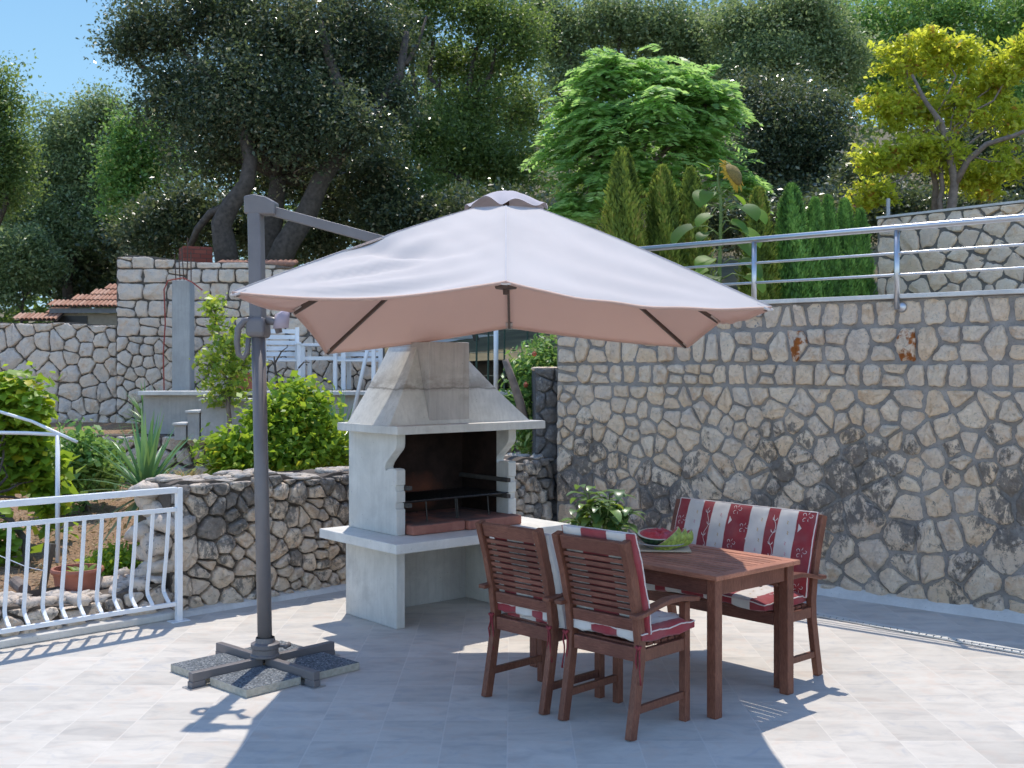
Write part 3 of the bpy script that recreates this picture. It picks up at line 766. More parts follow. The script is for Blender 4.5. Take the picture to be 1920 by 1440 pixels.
def build_furniture():
    M['cushion']=m_cushion(); M['cushion_b']=m_cushion(0.145)
    M['red']=m_plain('red_cord',(0.22,0.03,0.035),0.8,0,0.3,40)
    M['pale_thread']=m_plain('pale_thread',(0.62,0.54,0.50),0.8,0,0.1,40)
    M['tan_thread']=m_plain('tan_thread',(0.48,0.34,0.17),0.8,0,0.2,40)
    M['rose_thread']=m_plain('rose_thread',(0.50,0.24,0.27),0.8,0,0.2,40)
    c1=make_chair('brown slatted armchair farther from the camera, left of the pair, next to the barbecue shelf',0.0635,6.027,-46)
    c2=make_chair('brown slatted armchair nearest the camera, its back cushion showing stripes above the top rail',0.4675,5.618,-45)
    make_cushion('chair_cushion','striped cushion sagging to the right on the farther armchair beside the barbecue',c1,0.43,3,back_z=-0.05,seat_dx=0.0,tilt=-0.03,seat_dy=0.01,back_dx=0.045,mat='cushion_b',off=0.145)
    make_cushion('chair_cushion','red edged striped cushion on the armchair nearest the camera',c2,0.465,4,back_z=0.015,seat_dx=0.012,back_dx=0.02)
    b=thing('garden_bench','brown slatted two-seat bench with arms on the wall side of the table','bench',(1.386,6.924,0),R(132))
    seat_frame(b,1.07,0.325); b.scale=(1,1,0.965)
    make_cushion('bench_cushion','wide red and white flowered cushion covering the bench seat and back',b,1.025,7,back_z=0.0,back_dx=-0.0175,sd=0.44).scale=(1,1,0.965)
    # table
    T=thing('garden_table','brown slatted rectangular garden table with four square legs','table',(0.832,6.478,0),R(-48))
    L,Wd,H=1.45,0.75,0.74
    for sx in (-1,1):
        for sy in (-1,1):
            q=MB(); q.box((sx*(L/2-0.055),sy*(Wd/2-0.055),(H-0.026)/2),(0.058,0.058,H-0.026)); q.build('leg',M['wood'],T,bevel=0.005)
    for sy in (-1,1):
        q=MB(); q.box((0,sy*(Wd/2-0.052),H-0.026-0.043),(L-0.19,0.022,0.086)); q.build('apron',M['woodx'],T,bevel=0.003)
    for sx in (-1,1):
        q=MB(); q.box((sx*(L/2-0.052),0,H-0.026-0.043),(0.022,Wd-0.19,0.086)); q.build('apron',M['wood'],T,bevel=0.003)
    q=MB()
    for sy in (-1,1): q.box((0,sy*(Wd/2-0.035),H-0.013),(L,0.07,0.026))
    for sx in (-1,0,1): q.box((sx*(L/2-0.035),0,H-0.0135),(0.068,Wd-0.142,0.025))
    q.build('top_frame',M['table_wood'],T,bevel=0.005)
    q=MB(); n=11; wid=(Wd-0.142)/n
    for k in range(n):
        for s in (-1,1): q.box((s*(L/4-0.018),-(Wd-0.142)/2+wid*(k+.5),H-0.014),(L/2-0.109,wid-0.009,0.021))
    q.build('top_slats',M['table_wood'],T,bevel=0.003)
    q=MB(); q.box((0.50,0.24,H-0.14),(0.05,0.03,0.028)); q.tube([(0.56,0.24,H-0.14),(0.52,0.24,H-0.14)],0.017,10); q.build('latch_knob',M['black'],T,smooth=False)
    # board, plate, melon
    c=Vector((0.873,6.55,0.741)); ang=R(-10)
    q=MB(); q.box((0,0,0.006),(0.33,0.24,0.011)); tag(q.build('serving_board',m_plain('pale_board',(0.46,0.36,0.25),0.6,0,0.12,9),None,bevel=0.004,loc=c,rz=R(-4)),'pale wooden board on the table under the melon plate','board')
    q=MB(); q.lathe([(0.0,0.004),(0.07,0.004),(0.085,0.0),(0.09,0.006),(0.125,0.020),(0.14,0.026),(0.138,0.030),(0.12,0.024),(0.085,0.012),(0.0,0.010)],n=40)
    tag(q.build('plate',m_plain('grey_glaze',(0.42,0.40,0.38),0.25,0,0.06,9),None,smooth=True,loc=c+Vector((0,0,0.013))),'shallow grey plate holding the cut watermelon','plate')
    # half melon
    rnd=random.Random(5); pz=c.z+0.013+0.014
    t=NT('melon_rind'); cc=t.coord(); n=t.noise(t.mapv(cc,(1,1,0.5)),30,4,0.6,1.5)
    ang_=t.n('SeparateXYZ',{0:cc}).outputs
    wv=t.n('TexWave',{'Vector':cc,'Scale':14.0,'Distortion':3.0,'Detail':3.0}).outputs[0]
    t.done(t.ramp(t.math('ADD',t.math('MULTIPLY',wv,0.6),t.math('MULTIPLY',n,0.4)),[(0.3,(0.012,0.030,0.012)),(0.62,(0.035,0.075,0.025))]),0.3,0.5)
    M['rind']=t.m; M['rind_light']=m_plain('pale_rind_skin',(0.27,0.33,0.06),0.4,0,0.5,55)
    M['rim']=m_plain('melon_rim',(0.60,0.58,0.42),0.5,0,0.08)
    t=NT('melon_flesh'); cc=t.coord(); n=t.noise(cc,28,5,0.65)
    v=t.n('TexVoronoi',{'Vector':t.mapv(cc,(1,1,1)),'Scale':48.0}).outputs[0]
    cl=t.ramp(n,[(0.3,(0.36,0.018,0.030)),(0.7,(0.55,0.06,0.07))]); cl=t.mix(t.ramp(v,[(0.09,1),(0.14,0)],'LINEAR'),cl,(0.02,0.01,0.008))
    t.done(cl,0.35,0.5,0,t.bump(n,0.6,0.01)); M['flesh']=t.m
    w=thing('watermelon','half watermelon with ragged red flesh lying on the grey plate','fruit',(c.x-0.025,c.y+0.01,pz),R(20))
    Mt=Matrix.Rotation(R(9),3,'X')@Matrix.Rotation(R(-3),3,'Y')
    prof=[(0.0,-0.0)]+[(0.114*math.sin(a),0.062-0.062*math.cos(a)) for a in [k*math.pi/20 for k in range(1,11)]]
    q=MB(); q.lathe(prof,n=40,M=Mt); q.build('rind',M['rind'],w,smooth=True)
    q=MB(); q.lathe([(0.1138,0.0625),(0.109,0.0645),(0.101,0.0642)],n=40,M=Mt); q.build('rim',M['rim'],w,smooth=True)
    q=MB(); vs=[]; nr,na=9,40
    for i in range(nr+1):
        for j in range(na):
            a=2*math.pi*j/na; r=0.102*i/nr
            h=0.0635+(0.010+0.010*rnd.random()+0.006*math.sin(3*a+i) if i<nr-1 else 0)*(1-(i/nr)**4)
            vs.append(Mt@Vector((r*math.cos(a),r*math.sin(a),h)))
    q.add(vs,[(i*na+j,i*na+(j+1)%na,(i+1)*na+(j+1)%na,(i+1)*na+j) for i in range(nr) for j in range(na)])
    q.build('flesh',M['flesh'],w,smooth=True)
    labs=['thin watermelon slice leaning on the half melon, closest to it','watermelon slice in the middle of the row beside the half melon','watermelon slice at the outer end of the plate, nearest the bench']
    for k in range(3):
        s=thing('watermelon_slice',labs[k],'fruit',(c.x+0.036+0.048*k,c.y-0.066+0.034*k,pz+0.046-0.003*k),0,'watermelon slices on the plate'); s.rotation_euler=(0,-R(33-5*k),R(30+4*k))
        Ro=0.102-0.008*k; n,m=16,7; p0,p1=R(160),R(205)
        def sp(r,a,p): return Vector((r*math.cos(a),r*math.sin(a)*math.cos(p),r*math.sin(a)*math.sin(p)))
        zmin=min(sp(Ro,math.pi*i/n,p1).z for i in range(n+1)); up=Vector((0,0.04,0))
        q=MB(); vs=[sp(Ro,math.pi*(0.03+0.94*i/n),p0+(p1-p0)*j/m)+up for j in range(m+1) for i in range(n+1)]
        q.add(vs,[(j*(n+1)+i,j*(n+1)+i+1,(j+1)*(n+1)+i+1,(j+1)*(n+1)+i) for j in range(m) for i in range(n)]); q.build('rind',M['rind_light'],s,smooth=True)
        qr=MB(); qf=MB()
        for p in (p0,p1):
            a_=[sp(Ro,math.pi*(0.03+0.94*i/n),p)+up for i in range(n+1)]; b_=[sp(Ro-0.010,math.pi*(0.05+0.90*i/n),p)+up for i in range(n+1)]
            qr.add(a_+b_,[(i,i+1,i+n+2,i+n+1) for i in range(n)]); qf.add(b_,[tuple(range(n+1))])
        qr.build('rim',M['rim'],s); qf.build('flesh',M['flesh'],s)

# ------------------------------------------------------------------ parasol
def build_parasol():
    base=Vector((-1.467,6.66,0.0))
    U=thing('cantilever_parasol','pale mauve cantilever parasol with a grey pole on a cross foot, shading the table','parasol',base)
    Lc=lambda p: Vector(p)-base
    gm=M['grey_metal']
    top=Vector((-1.58,6.90,2.80)); foot=Vector((-1.467,6.66,0.11)); ax=(top-foot).normalized()
    # cross foot
    for k in range(4):
        a=R(47+90*k); d=Vector((math.cos(a),math.sin(a),0))
        q=MB(); q.sweep([d*0.03+Vector((0,0,0.062)),d*0.50+Vector((0,0,0.062))],0.045,0.05); 
        q.sweep([d*0.415+Vector((0,0,0.020)),d*0.505+Vector((0,0,0.020))],0.046,0.034)
        q.build('foot_bar',gm,U,bevel=0.004)
        q=MB(); q.sweep([d*0.40+Vector((0,0,0.003)),d*0.525+Vector((0,0,0.003))],0.09,0.005); q.build('foot_plate',M['steel'],U)
    q=MB(); q.lathe([(0.0,0.088),(0.088,0.088),(0.088,0.10),(0.078,0.105),(0.078,0.135),(0.085,0.14),(0.085,0.165),(0.06,0.172),(0.055,0.20)],n=28); q.build('collar',gm,U,smooth=False,bevel=0.002)
    q=MB(); q.tube([(0.07,0.0,0.150),(0.13,-0.01,0.152)],0.011,8); q.tube([(0.125,-0.035,0.152),(0.135,0.02,0.152)],[0.014,0.017],8); q.build('locking_knob',gm,U,smooth=True)
    # pole: round below the slider, faceted profile above
    sl=foot+(top-foot)*0.715
    q=MB(); q.tube([Lc(foot-Vector((0,0,0.02))),Lc(sl)],0.043,20); q.build('pole',gm,U,smooth=True)
    rot=Matrix.Rotation(R(-8),3,'Z')
    q=MB(); q.sweep([Lc(sl),Lc(top)],0.082,0.092,side=rot@Vector((1,0,0))); q.build('mast',gm,U,bevel=0.012,seg=3)
    # head cap and arm
    hub=Vector((-0.036,6.73,2.275))
    d=(hub-top); dn=d.normalized()
    q=MB(); 
    prof=[(-0.058,-0.055),(-0.060,0.055),(0.0,0.066),(0.075,0.050),(0.135,0.015),(0.135,-0.062),(0.05,-0.060)]
    hx=Vector((d.x,d.y,0)).normalized(); hs=Vector((-hx.y,hx.x,0))
    q.prism(prof,-0.052,0.052,lambda a,b,h:Lc(top)+hx*a+hs*h+Vector((0,0,b))); q.build('head_cap',gm,U,bevel=0.012,seg=3)
    q=MB(); q.sweep([Lc(top+dn*0.10),Lc(hub+Vector((0,0,0.09)))],0.042,0.060); q.build('arm',gm,U,bevel=0.006)
    # slider with loop handle
    q=MB(); q.sweep([Lc(sl-ax*0.05),Lc(sl-ax*0.02),Lc(sl+ax*0.045),Lc(sl+ax*0.075)],0.115,0.125,side=rot@Vector((1,0,0)),ws=[0.92,1.06,1.04,0.92]); q.build('slider',gm,U,bevel=0.018,seg=3)
    q=MB(); h0=Lc(sl)
    pts=[h0+Vector((-0.02,-0.03,0.062)),h0+Vector((-0.075,-0.04,0.052)),h0+Vector((-0.112,-0.045,0.005)),h0+Vector((-0.118,-0.05,-0.08)),h0+Vector((-0.108,-0.05,-0.15)),h0+Vector((-0.078,-0.05,-0.172)),h0+Vector((-0.056,-0.045,-0.14)),h0+Vector((-0.05,-0.04,-0.05))]
    q.tube(pts,[0.02,0.022,0.021,0.019,0.018,0.018,0.016,0.016],10); q.build('loop_handle',gm,U,smooth=True)
    q=MB(); q.tube([h0+Vector((0.05,-0.01,0.06)),h0+Vector((0.115,-0.01,0.045)),h0+Vector((0.13,-0.01,-0.02))],[0.03,0.028,0.02],10)
    q.build('slider_bracket',gm,U,smooth=True)
    # canopy frame points
    FL=Vector((-1.338,8.03,1.915)); FR=Vector((1.262,8.05,1.961)); NL=Vector((-1.338,5.35,2.165)); NR=Vector((1.268,5.47,2.10))
    peak=Vector((-0.036,6.73,2.775))
    mids={'N':Vector((-0.03,5.42,2.222)),'F':Vector((-0.02,8.06,2.102)),'L':Vector((-1.33,6.74,2.150)),'R':Vector((1.262,6.76,2.090))}
    ends=[mids['R'],FR,mids['F'],FL,mids['L'],NL,mids['N'],NR]      # counter-clockwise from +x
    r0=0.25
    def rib_pt(e,s):      # s 0 at the vent opening, 1 at the edge
        a=peak+Vector((e.x-peak.x,e.y-peak.y,0)).normalized()*r0; a.z=peak.z-0.035
        p=a.lerp(e,s); p.z+=0.022*math.sin(math.pi*s)*(1-0.55*s); return p
    rng=random.Random(12)
    nt,ns=26,44
    q=MB(); vs=[]
    idx={}
    for k in range(8):
        e0,e1=ends[k],ends[(k+1)%8]
        for j in range(nt+1):
            t=j/nt
            for i in range(ns+1):
                s=i/ns
                A,B=rib_pt(e0,s),rib_pt(e1,s); p=A.lerp(B,t)
                w=4*t*(1-t)
                inward=Vector((peak.x-p.x,peak.y-p.y,0))
                if inward.length>1e-6: inward.normalize()
                p=p+inward*(0.050*w*s**3)+Vector((0,0,-0.042*w*math.sin(math.pi*min(1,s*0.95))-(0.008 if k in (1,2) else 0.045 if k in (5,6) else 0.03)*w*s**4))
                # slack folds in the two panels by the pole, finer ripples elsewhere
                fold=0.0
                if k in (4,5):
                    dx_,dy_=p.x-NL.x,p.y-NL.y; rad=math.hypot(dx_,dy_); an=math.atan2(dy_,dx_)
                    win=math.exp(-((rad-0.75)/0.48)**2)*min(1,3.2*w)
                    fold+=win*(0.011*math.sin(an*21+1.3*math.sin(rad*2.2))+0.008*math.sin(an*44+2*rad+1))
                    fold+=0.004*math.sin(math.pi*s)*min(1,2*w)*math.sin(7.5*p.x-4.1*p.y+2*math.sin(4*p.y))
                    if k==5:
                        g=math.exp(-(((p.x+0.585)/0.16)**2+((p.y-5.90)/0.085)**2)); fold-=0.060*g
                        g=math.exp(-(((p.x+0.50)/0.16)**2+((p.y-5.80)/0.05)**2)); fold+=0.022*g
                if k in (6,7): 
                    fold+=0.003*w*math.sin(math.pi*s)*math.sin(10*s+6*t)+0.004*w*s*math.sin(22*t+5*s)+0.005*math.exp(-((math.hypot(p.x-NR.x,p.y-NR.y)-0.8)/0.5)**2)*min(1,3*w)*math.sin(math.atan2(p.y-NR.y,NR.x-p.x)*26)
                fold+=0.0025*math.sin(31*p.x+17*p.y)*math.sin(math.pi*s)*min(1,4*w)
                p.z+=fold
                idx[(k,j,i)]=len(vs); vs.append(Lc(p))
    fs=[]
    for k in range(8):
        for j in range(nt):
            for i in range(ns): fs.append((idx[(k,j,i)],idx[(k,j,i+1)],idx[(k,j+1,i+1)],idx[(k,j+1,i)]))
    q.add(vs,fs)
    t=NT('mauve_canopy_cloth'); c=t.coord(); n=t.noise(c,2.5,4,0.6); wv=t.noise(t.mapv(c,(1,1,1)),320,2,0.5)
    cl=t.ramp(n,[(0.3,(0.655,0.605,0.575)),(0.7,(0.725,0.67,0.635))])
    b=t.n('BsdfPrincipled',{'Base Color':cl,'Roughness':0.75,'Specular IOR Level':0.25,'Normal':t.bump(wv,0.08,0.001),'Sheen Weight':0.1})
    tr=t.n('BsdfTranslucent',{'Color':(0.70,0.58,0.55,1)})
    mx=t.n('MixShader',{0:0.26,1:b.outputs[0],2:tr.outputs[0]}); t.t.links.new(mx.outputs[0],t.out.inputs[0])
    M['cloth']=t.m
    can=q.build('canopy',M['cloth'],U,smooth=True)
    sm=MB()
    for k in range(8):
        sm.sweep([Vector(vs[idx[(k,0,i)]])+Vector((0,0,0.0015)) for i in range(0,ns+1,2)],0.008,0.0015)
    sm.build('seam',m_plain('seam_tape',(0.50,0.465,0.475),0.8,0,0.05,9,0.1,0.2),can)
    t=NT('underside_glow_cloth'); b=t.n('BsdfDiffuse',{'Color':(0.68,0.52,0.455,1)}); tr=t.n('BsdfTranslucent',{'Color':(0.82,0.64,0.56,1)}); mx=t.n('MixShader',{0:0.5,1:b.outputs[0],2:tr.outputs[0]}); t.t.links.new(mx.outputs[0],t.out.inputs[0]); M['underside_layer']=t.m  # added under-layer; tint of light shining through is put into its colour
    ln=MB(); ln.add([Vector(p)+Vector((0,0,-0.006)) for p in vs],fs); ln.build('underside_layer',M['underside_layer'],can,smooth=True)
    # hem strip folded under the edge
    hm=MB(); ring=[]
    for k in range(8):
        for j in range(nt): ring.append(vs[idx[(k,j,ns)]])
    n=len(ring); hv=[]
    cen=Lc(peak)
    for p in ring:
        inn=Vector((cen.x-p.x,cen.y-p.y,0)).normalized()
        hv += [p+Vector((0,0,0.002))-inn*0.003, p+inn*0.004+Vector((0,0,-0.016)), p+inn*0.03+Vector((0,0,-0.004))]
    hm.add(hv,[(3*i+a,3*i+a+1,3*((i+1)%n)+a+1,3*((i+1)%n)+a) for i in range(n) for a in (0,1)])
    hm.build('hem',M['underside_layer'],can,smooth=True)
    # vent cap: a scalloped square flap over the opening
    vc=MB(); nr,na=9,96; vv=[]
    for i in range(nr+1):
        for j in range(na):
            a=2*math.pi*j/na; s=i/nr
            sq=1/max(abs(math.cos(a)),abs(math.sin(a))); rr=0.250*s*(0.74+0.26*sq)
            sc=abs(math.sin(4*a+0.4))**1.5*(0.72+0.28*math.sin(a*3+1))
            z=peak.z+0.088-0.118*s**1.9+(0.056*sc*s**7)+0.006*math.sin(7*a+6*s)*s*(1-s)*2
            vv.append(Lc(Vector((peak.x+rr*math.cos(a),peak.y+rr*math.sin(a),z))))
    vc.add(vv,[(i*na+j,i*na+(j+1)%na,(i+1)*na+(j+1)%na,(i+1)*na+j) for i in range(nr) for j in range(na)])
    vc.build('vent_cap',m_plain('shade_toned_vent_cloth',(0.47,0.425,0.435),0.85,0,0.08,5,0.05,0.1),U,smooth=True)  # shade on the steep near side is put into a darker cloth
    # ribs and struts
    rm=m_plain('taupe_rib',(0.115,0.085,0.07),0.45,0.2,0.1)
    for k,e in enumerate(ends):
        pts=[rib_pt(e,s)+Vector((0,0,-0.022)) for s in (0,0.15,0.3,0.5,0.7,0.85,0.985)]
        big=1.5 if k==4 else 1.0
        q=MB(); q.sweep([Lc(p) for p in pts],0.017*big,0.026*big); q.build('rib',rm,U,bevel=0.002)
        a=hub+Vector((e.x-hub.x,e.y-hub.y,0)).normalized()*0.05+Vector((0,0,0.03))
        q=MB(); q.sweep([Lc(a),Lc(rib_pt(e,0.30)+Vector((0,0,-0.03)))],0.013,0.018); q.build('strut',rm,U)
        # pocket of cloth at the rib tip
        dd=(e-rib_pt(e,0.93)).normalized()
        q=MB(); q.sweep([Lc(e-dd*0.075+Vector((0,0,-0.016))),Lc(e-dd*0.004+Vector((0,0,-0.018)))],0.05,0.012); q.build('rib_pocket',M['cloth'],U,bevel=0.004)
    e=ends[4]
    # loose corner pocket of the pole-side rib, hanging over the slider bracket
    q=MB(); A=Lc(e+Vector((-0.01,0,-0.01))); B=h0+Vector((0.10,-0.02,0.075))
    q.add([A+Vector((0,0.03,0.035)),A+Vector((0.0,-0.03,-0.10)),B+Vector((0,-0.03,-0.07)),B+Vector((0,0.02,0.015)),(A+B)/2+Vector((0,-0.06,0.0))],[(0,1,4),(1,2,4),(2,3,4),(3,0,4)])
    so=q.build('slack_flap',m_plain('faded_mauve_cloth',(0.42,0.36,0.41),0.8,0,0.08,3,0.05,0.15),U,smooth=True); so.modifiers.new('s','SOLIDIFY').thickness=0.004
    q=MB(); q.lathe([(0,-0.035),(0.018,-0.035),(0.02,-0.005),(0.062,0.0),(0.068,0.012),(0.062,0.03),(0.03,0.035),(0.025,0.09),(0.0,0.09)],Lc(hub),n=24); q.build('hub',rm,U,bevel=0.002)
    q=MB(); q.tube([Lc(hub+Vector((0,0,0.08))),Lc(Vector((peak.x,peak.y,peak.z+0.05)))],0.02,12); q.build('centre_shaft',rm,U,smooth=True)
    # paving slabs weighing the foot down
    t=NT('exposed_pebble'); c=t.coord(); v=t.n('TexVoronoi',{'Vector':c,'Scale':120.0})
    tone=t.n('SeparateXYZ',{0:v.outputs['Color']}).outputs[0]
    nz=t.n('SeparateXYZ',{0:t.n('NewGeometry').outputs['Normal']}).outputs[2]
    pc=t.ramp(tone,[(0.0,(0.04,0.045,0.05)),(0.5,(0.11,0.125,0.14)),(0.85,(0.18,0.20,0.215)),(1.0,(0.32,0.32,0.31))])
    cc=t.ramp(t.noise(c,40,4),[(0.3,(0.36,0.33,0.27)),(0.7,(0.50,0.46,0.38))])
    t.done(t.mix(t.ramp(nz,[(0.6,0.0),(0.8,1.0)]),cc,pc),0.8,0.3,0,t.bump(v.outputs[0],0.5,0.004))
    labs={0:'pebbled paving slab on the parasol foot, farthest from the camera',1:'pebbled paving slab on the parasol foot nearest the white railing',2:'pebbled paving slab on the parasol foot closest to the camera',3:'pebbled paving slab on the parasol foot on the table side, in shade'}
    for k in range(4):
        a=R(47+90*k); d=Vector((math.cos(a),math.sin(a),0)); e_=Vector((-d.y,d.x,0)); s=0.365
        q=MB(); cpos=(d+e_)*(0.030+s/2)
        q.box((0,0,0),(s,s,0.045)); 
        o=q.build('paving_slab',t.m,None,bevel=0.004,loc=base+cpos+Vector((0,0,0.0235)),rz=a)
        tag(o,labs[k],'paving slab','pebbled slabs weighing down the parasol foot')

# ------------------------------------------------------------------ masonry barbecue
def build_bbq():
    o=Vector((-0.7956,7.70,0)); th=R(40)
    B=thing('masonry_barbecue','cast concrete garden barbecue with tapering hood, brick hearth and wide shelf','barbecue',o,th)
    cm=M['concrete']; W=1.112; TK=0.075
    t=NT('sooty_inside'); c=t.coord(); n=t.noise(c,4,6,0.7); xyz=t.n('SeparateXYZ',{0:c}).outputs
    cc=t.ramp(n,[(0.3,(0.012,0.009,0.008)),(0.6,(0.035,0.022,0.018)),(0.8,(0.06,0.035,0.028))])
    dx=t.math('DIVIDE',t.math('SUBTRACT',xyz[0],0.60),0.28); dz=t.math('DIVIDE',t.math('SUBTRACT',xyz[2],0.86),0.16)
    rr=t.math('ADD',t.math('ADD',t.math('MULTIPLY',dx,dx),t.math('MULTIPLY',dz,dz)),t.math('MULTIPLY',t.math('SUBTRACT',n,0.5),2.2))
    cc=t.mix(t.ramp(rr,[(0.0,0.75),(1.0,0.0)]),cc,(0.17,0.06,0.035)); t.done(cc,0.95,0.1,0,t.bump(n,0.4,0.01)); soot=t.m
    # lower legs
    for x0 in (0,W-TK):
        q=MB(); q.box((x0+TK/2,0.33,0.286),(TK,0.66,0.572)); q.build('side_panel',cm,B,bevel=0.008)
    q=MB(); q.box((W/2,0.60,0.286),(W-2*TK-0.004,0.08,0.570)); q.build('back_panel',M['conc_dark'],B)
    # shelf
    q=MB(); q.box((0.580,0.20,0.606),(1.560,0.99,0.066)); q.build('shelf',m_concrete('shelf_concrete',(0.66,0.64,0.59),0.25),B,bevel=0.006)
    # upper cheeks with ogee corbels: outline in (depth, height)
    prof=[(0.0,0.640),(0.0,0.82),(0.014,0.825),(0.014,0.865),(0.0,0.87),(0.0,0.945),(0.014,0.95),(0.014,0.985),(0.0,0.99),(0.0,1.088),(0.010,1.100),(0.060,1.102),(0.105,1.098),(0.128,1.082),(0.142,1.090),(0.146,1.108),(0.128,1.138),(0.070,1.190),(0.022,1.228),(0.006,1.248),(0.0,1.275),(0.0,1.347),(0.62,1.347),(0.62,0.640)]
    for x0 in (0.015,W-0.015-TK):
        q=MB(); n_=len(prof)
        q.prism(prof,x0,x0+TK,lambda a,b,h:(h,a+0.02,b)); q.build('cheek',cm,B,bevel=0.005)
        xi=x0+TK+0.002 if x0<0.5 else x0-0.002
        q=MB(); q.add([(xi,0.16,0.70),(xi,0.61,0.70),(xi,0.61,1.34),(xi,0.16,1.34)],[(0,1,2,3)]); q.build('soot_lining',soot,B)
        s=1 if x0<0.5 else -1
        q=MB()
        for zz in (0.845,0.965): q.box((xi+s*0.018,0.292,zz),(0.036,0.60,0.030))
        q.build('grate_ledge',m_plain('sooty_ledge',(0.06,0.055,0.05),0.9,0,0.3),B,bevel=0.004)
    q=MB(); q.box((W/2,0.61,0.993),(W-0.03-2*TK-0.004,0.05,0.704)); q.build('back_lining',soot,B)
    # hearth bricks
    t=NT('fire_brick'); c=t.coord(); n=t.noise(c,9,5,0.65); nz=t.n('SeparateXYZ',{0:t.n('NewGeometry').outputs['Normal']}).outputs[2]
    cc=t.ramp(n,[(0.3,(0.27,0.105,0.078)),(0.7,(0.41,0.18,0.13))])
    ash=t.math('MULTIPLY',t.ramp(t.noise(c,3.2,5,0.7),[(0.36,0.0),(0.55,1.0)]),t.ramp(nz,[(0.5,0),(0.8,0.85)]))
    t.done(t.mix(ash,cc,(0.085,0.08,0.08)),0.9,0.2,0,t.bump(n,0.4,0.006)); brick=t.m
    for x0,x1,y0 in ((0.102,0.56,-0.055),(0.566,1.065,-0.085)):
        q=MB(); q.box(((x0+x1)/2,(y0+0.57)/2,0.675),(x1-x0,0.57-y0,0.070)); q.build('hearth_brick',brick,B,bevel=0.012,seg=3)
    # grate
    q=MB()
    for k in range(27): q.tube([(0.11+0.0345*k,0.055,0.868),(0.11+0.0345*k,0.52,0.868)],0.0045,5)
    for y in (0.055,0.29,0.52): q.tube([(0.085,y,0.861),(1.03,y,0.861)],0.0065,6)
    q.tube([(0.075,0.03,0.868),(1.03,0.03,0.868)],0.006,6)
    for x in (0.30,0.56,0.575,0.86): q.tube([(x,0.07,0.852),(x+0.004,0.06,0.712)],0.0055,6)
    q.build('grill_grate',m_plain('burnt_steel',(0.045,0.042,0.04),0.35,0.6,0.4,30),B)
    # canopy slab
    q=MB(); q.box((-0.1+1.332/2,-0.16+0.773/2,1.378),(1.332,0.773,0.058)); q.build('mantel_slab',cm,B,bevel=0.006)
    # hood and flue; p,q measured from the slab's front left corner
    f=lambda p,q_,z: Vector((p-0.1,q_-0.16,z))
    hc=m_concrete('hood_concrete',(0.62,0.60,0.55),0.9,seam=1.655)
    zb,zt=1.4075,1.955
    lo=[(0.01,0.11),(1.27,0.11),(1.27,0.65),(0.01,0.65)]; hi=[(0.35,0.27),(0.70,0.27),(0.70,0.62),(0.35,0.62)]
    q=MB(); rows=[]; nn=8
    for i in range(nn+1):
        s=i/nn; k=s+0.07*math.sin(math.pi*s)*(-1)        # slightly hollow sides
        rows.append([f(a[0]+(b[0]-a[0])*(s+0.035*math.sin(math.pi*s)),a[1]+(b[1]-a[1])*s,zb+(zt-zb)*s) for a,b in zip(lo,hi)])
    vs=[p for r in rows for p in r]; q.add(vs,[(i*4+j,i*4+(j+1)%4,(i+1)*4+(j+1)%4,(i+1)*4+j) for i in range(nn) for j in range(4)]); q.add(rows[-1],[(0,1,2,3)])
    q.build('hood',hc,B)
    q=MB(); q.box(f(0.525,0.37,1.694),(0.356,0.505,0.580)); 
    q.build('flue',m_concrete('flue_concrete',(0.47,0.44,0.41),1.0,seam=1.655),B,bevel=0.006)  # darker than the hood; shade on its front is put into the colour

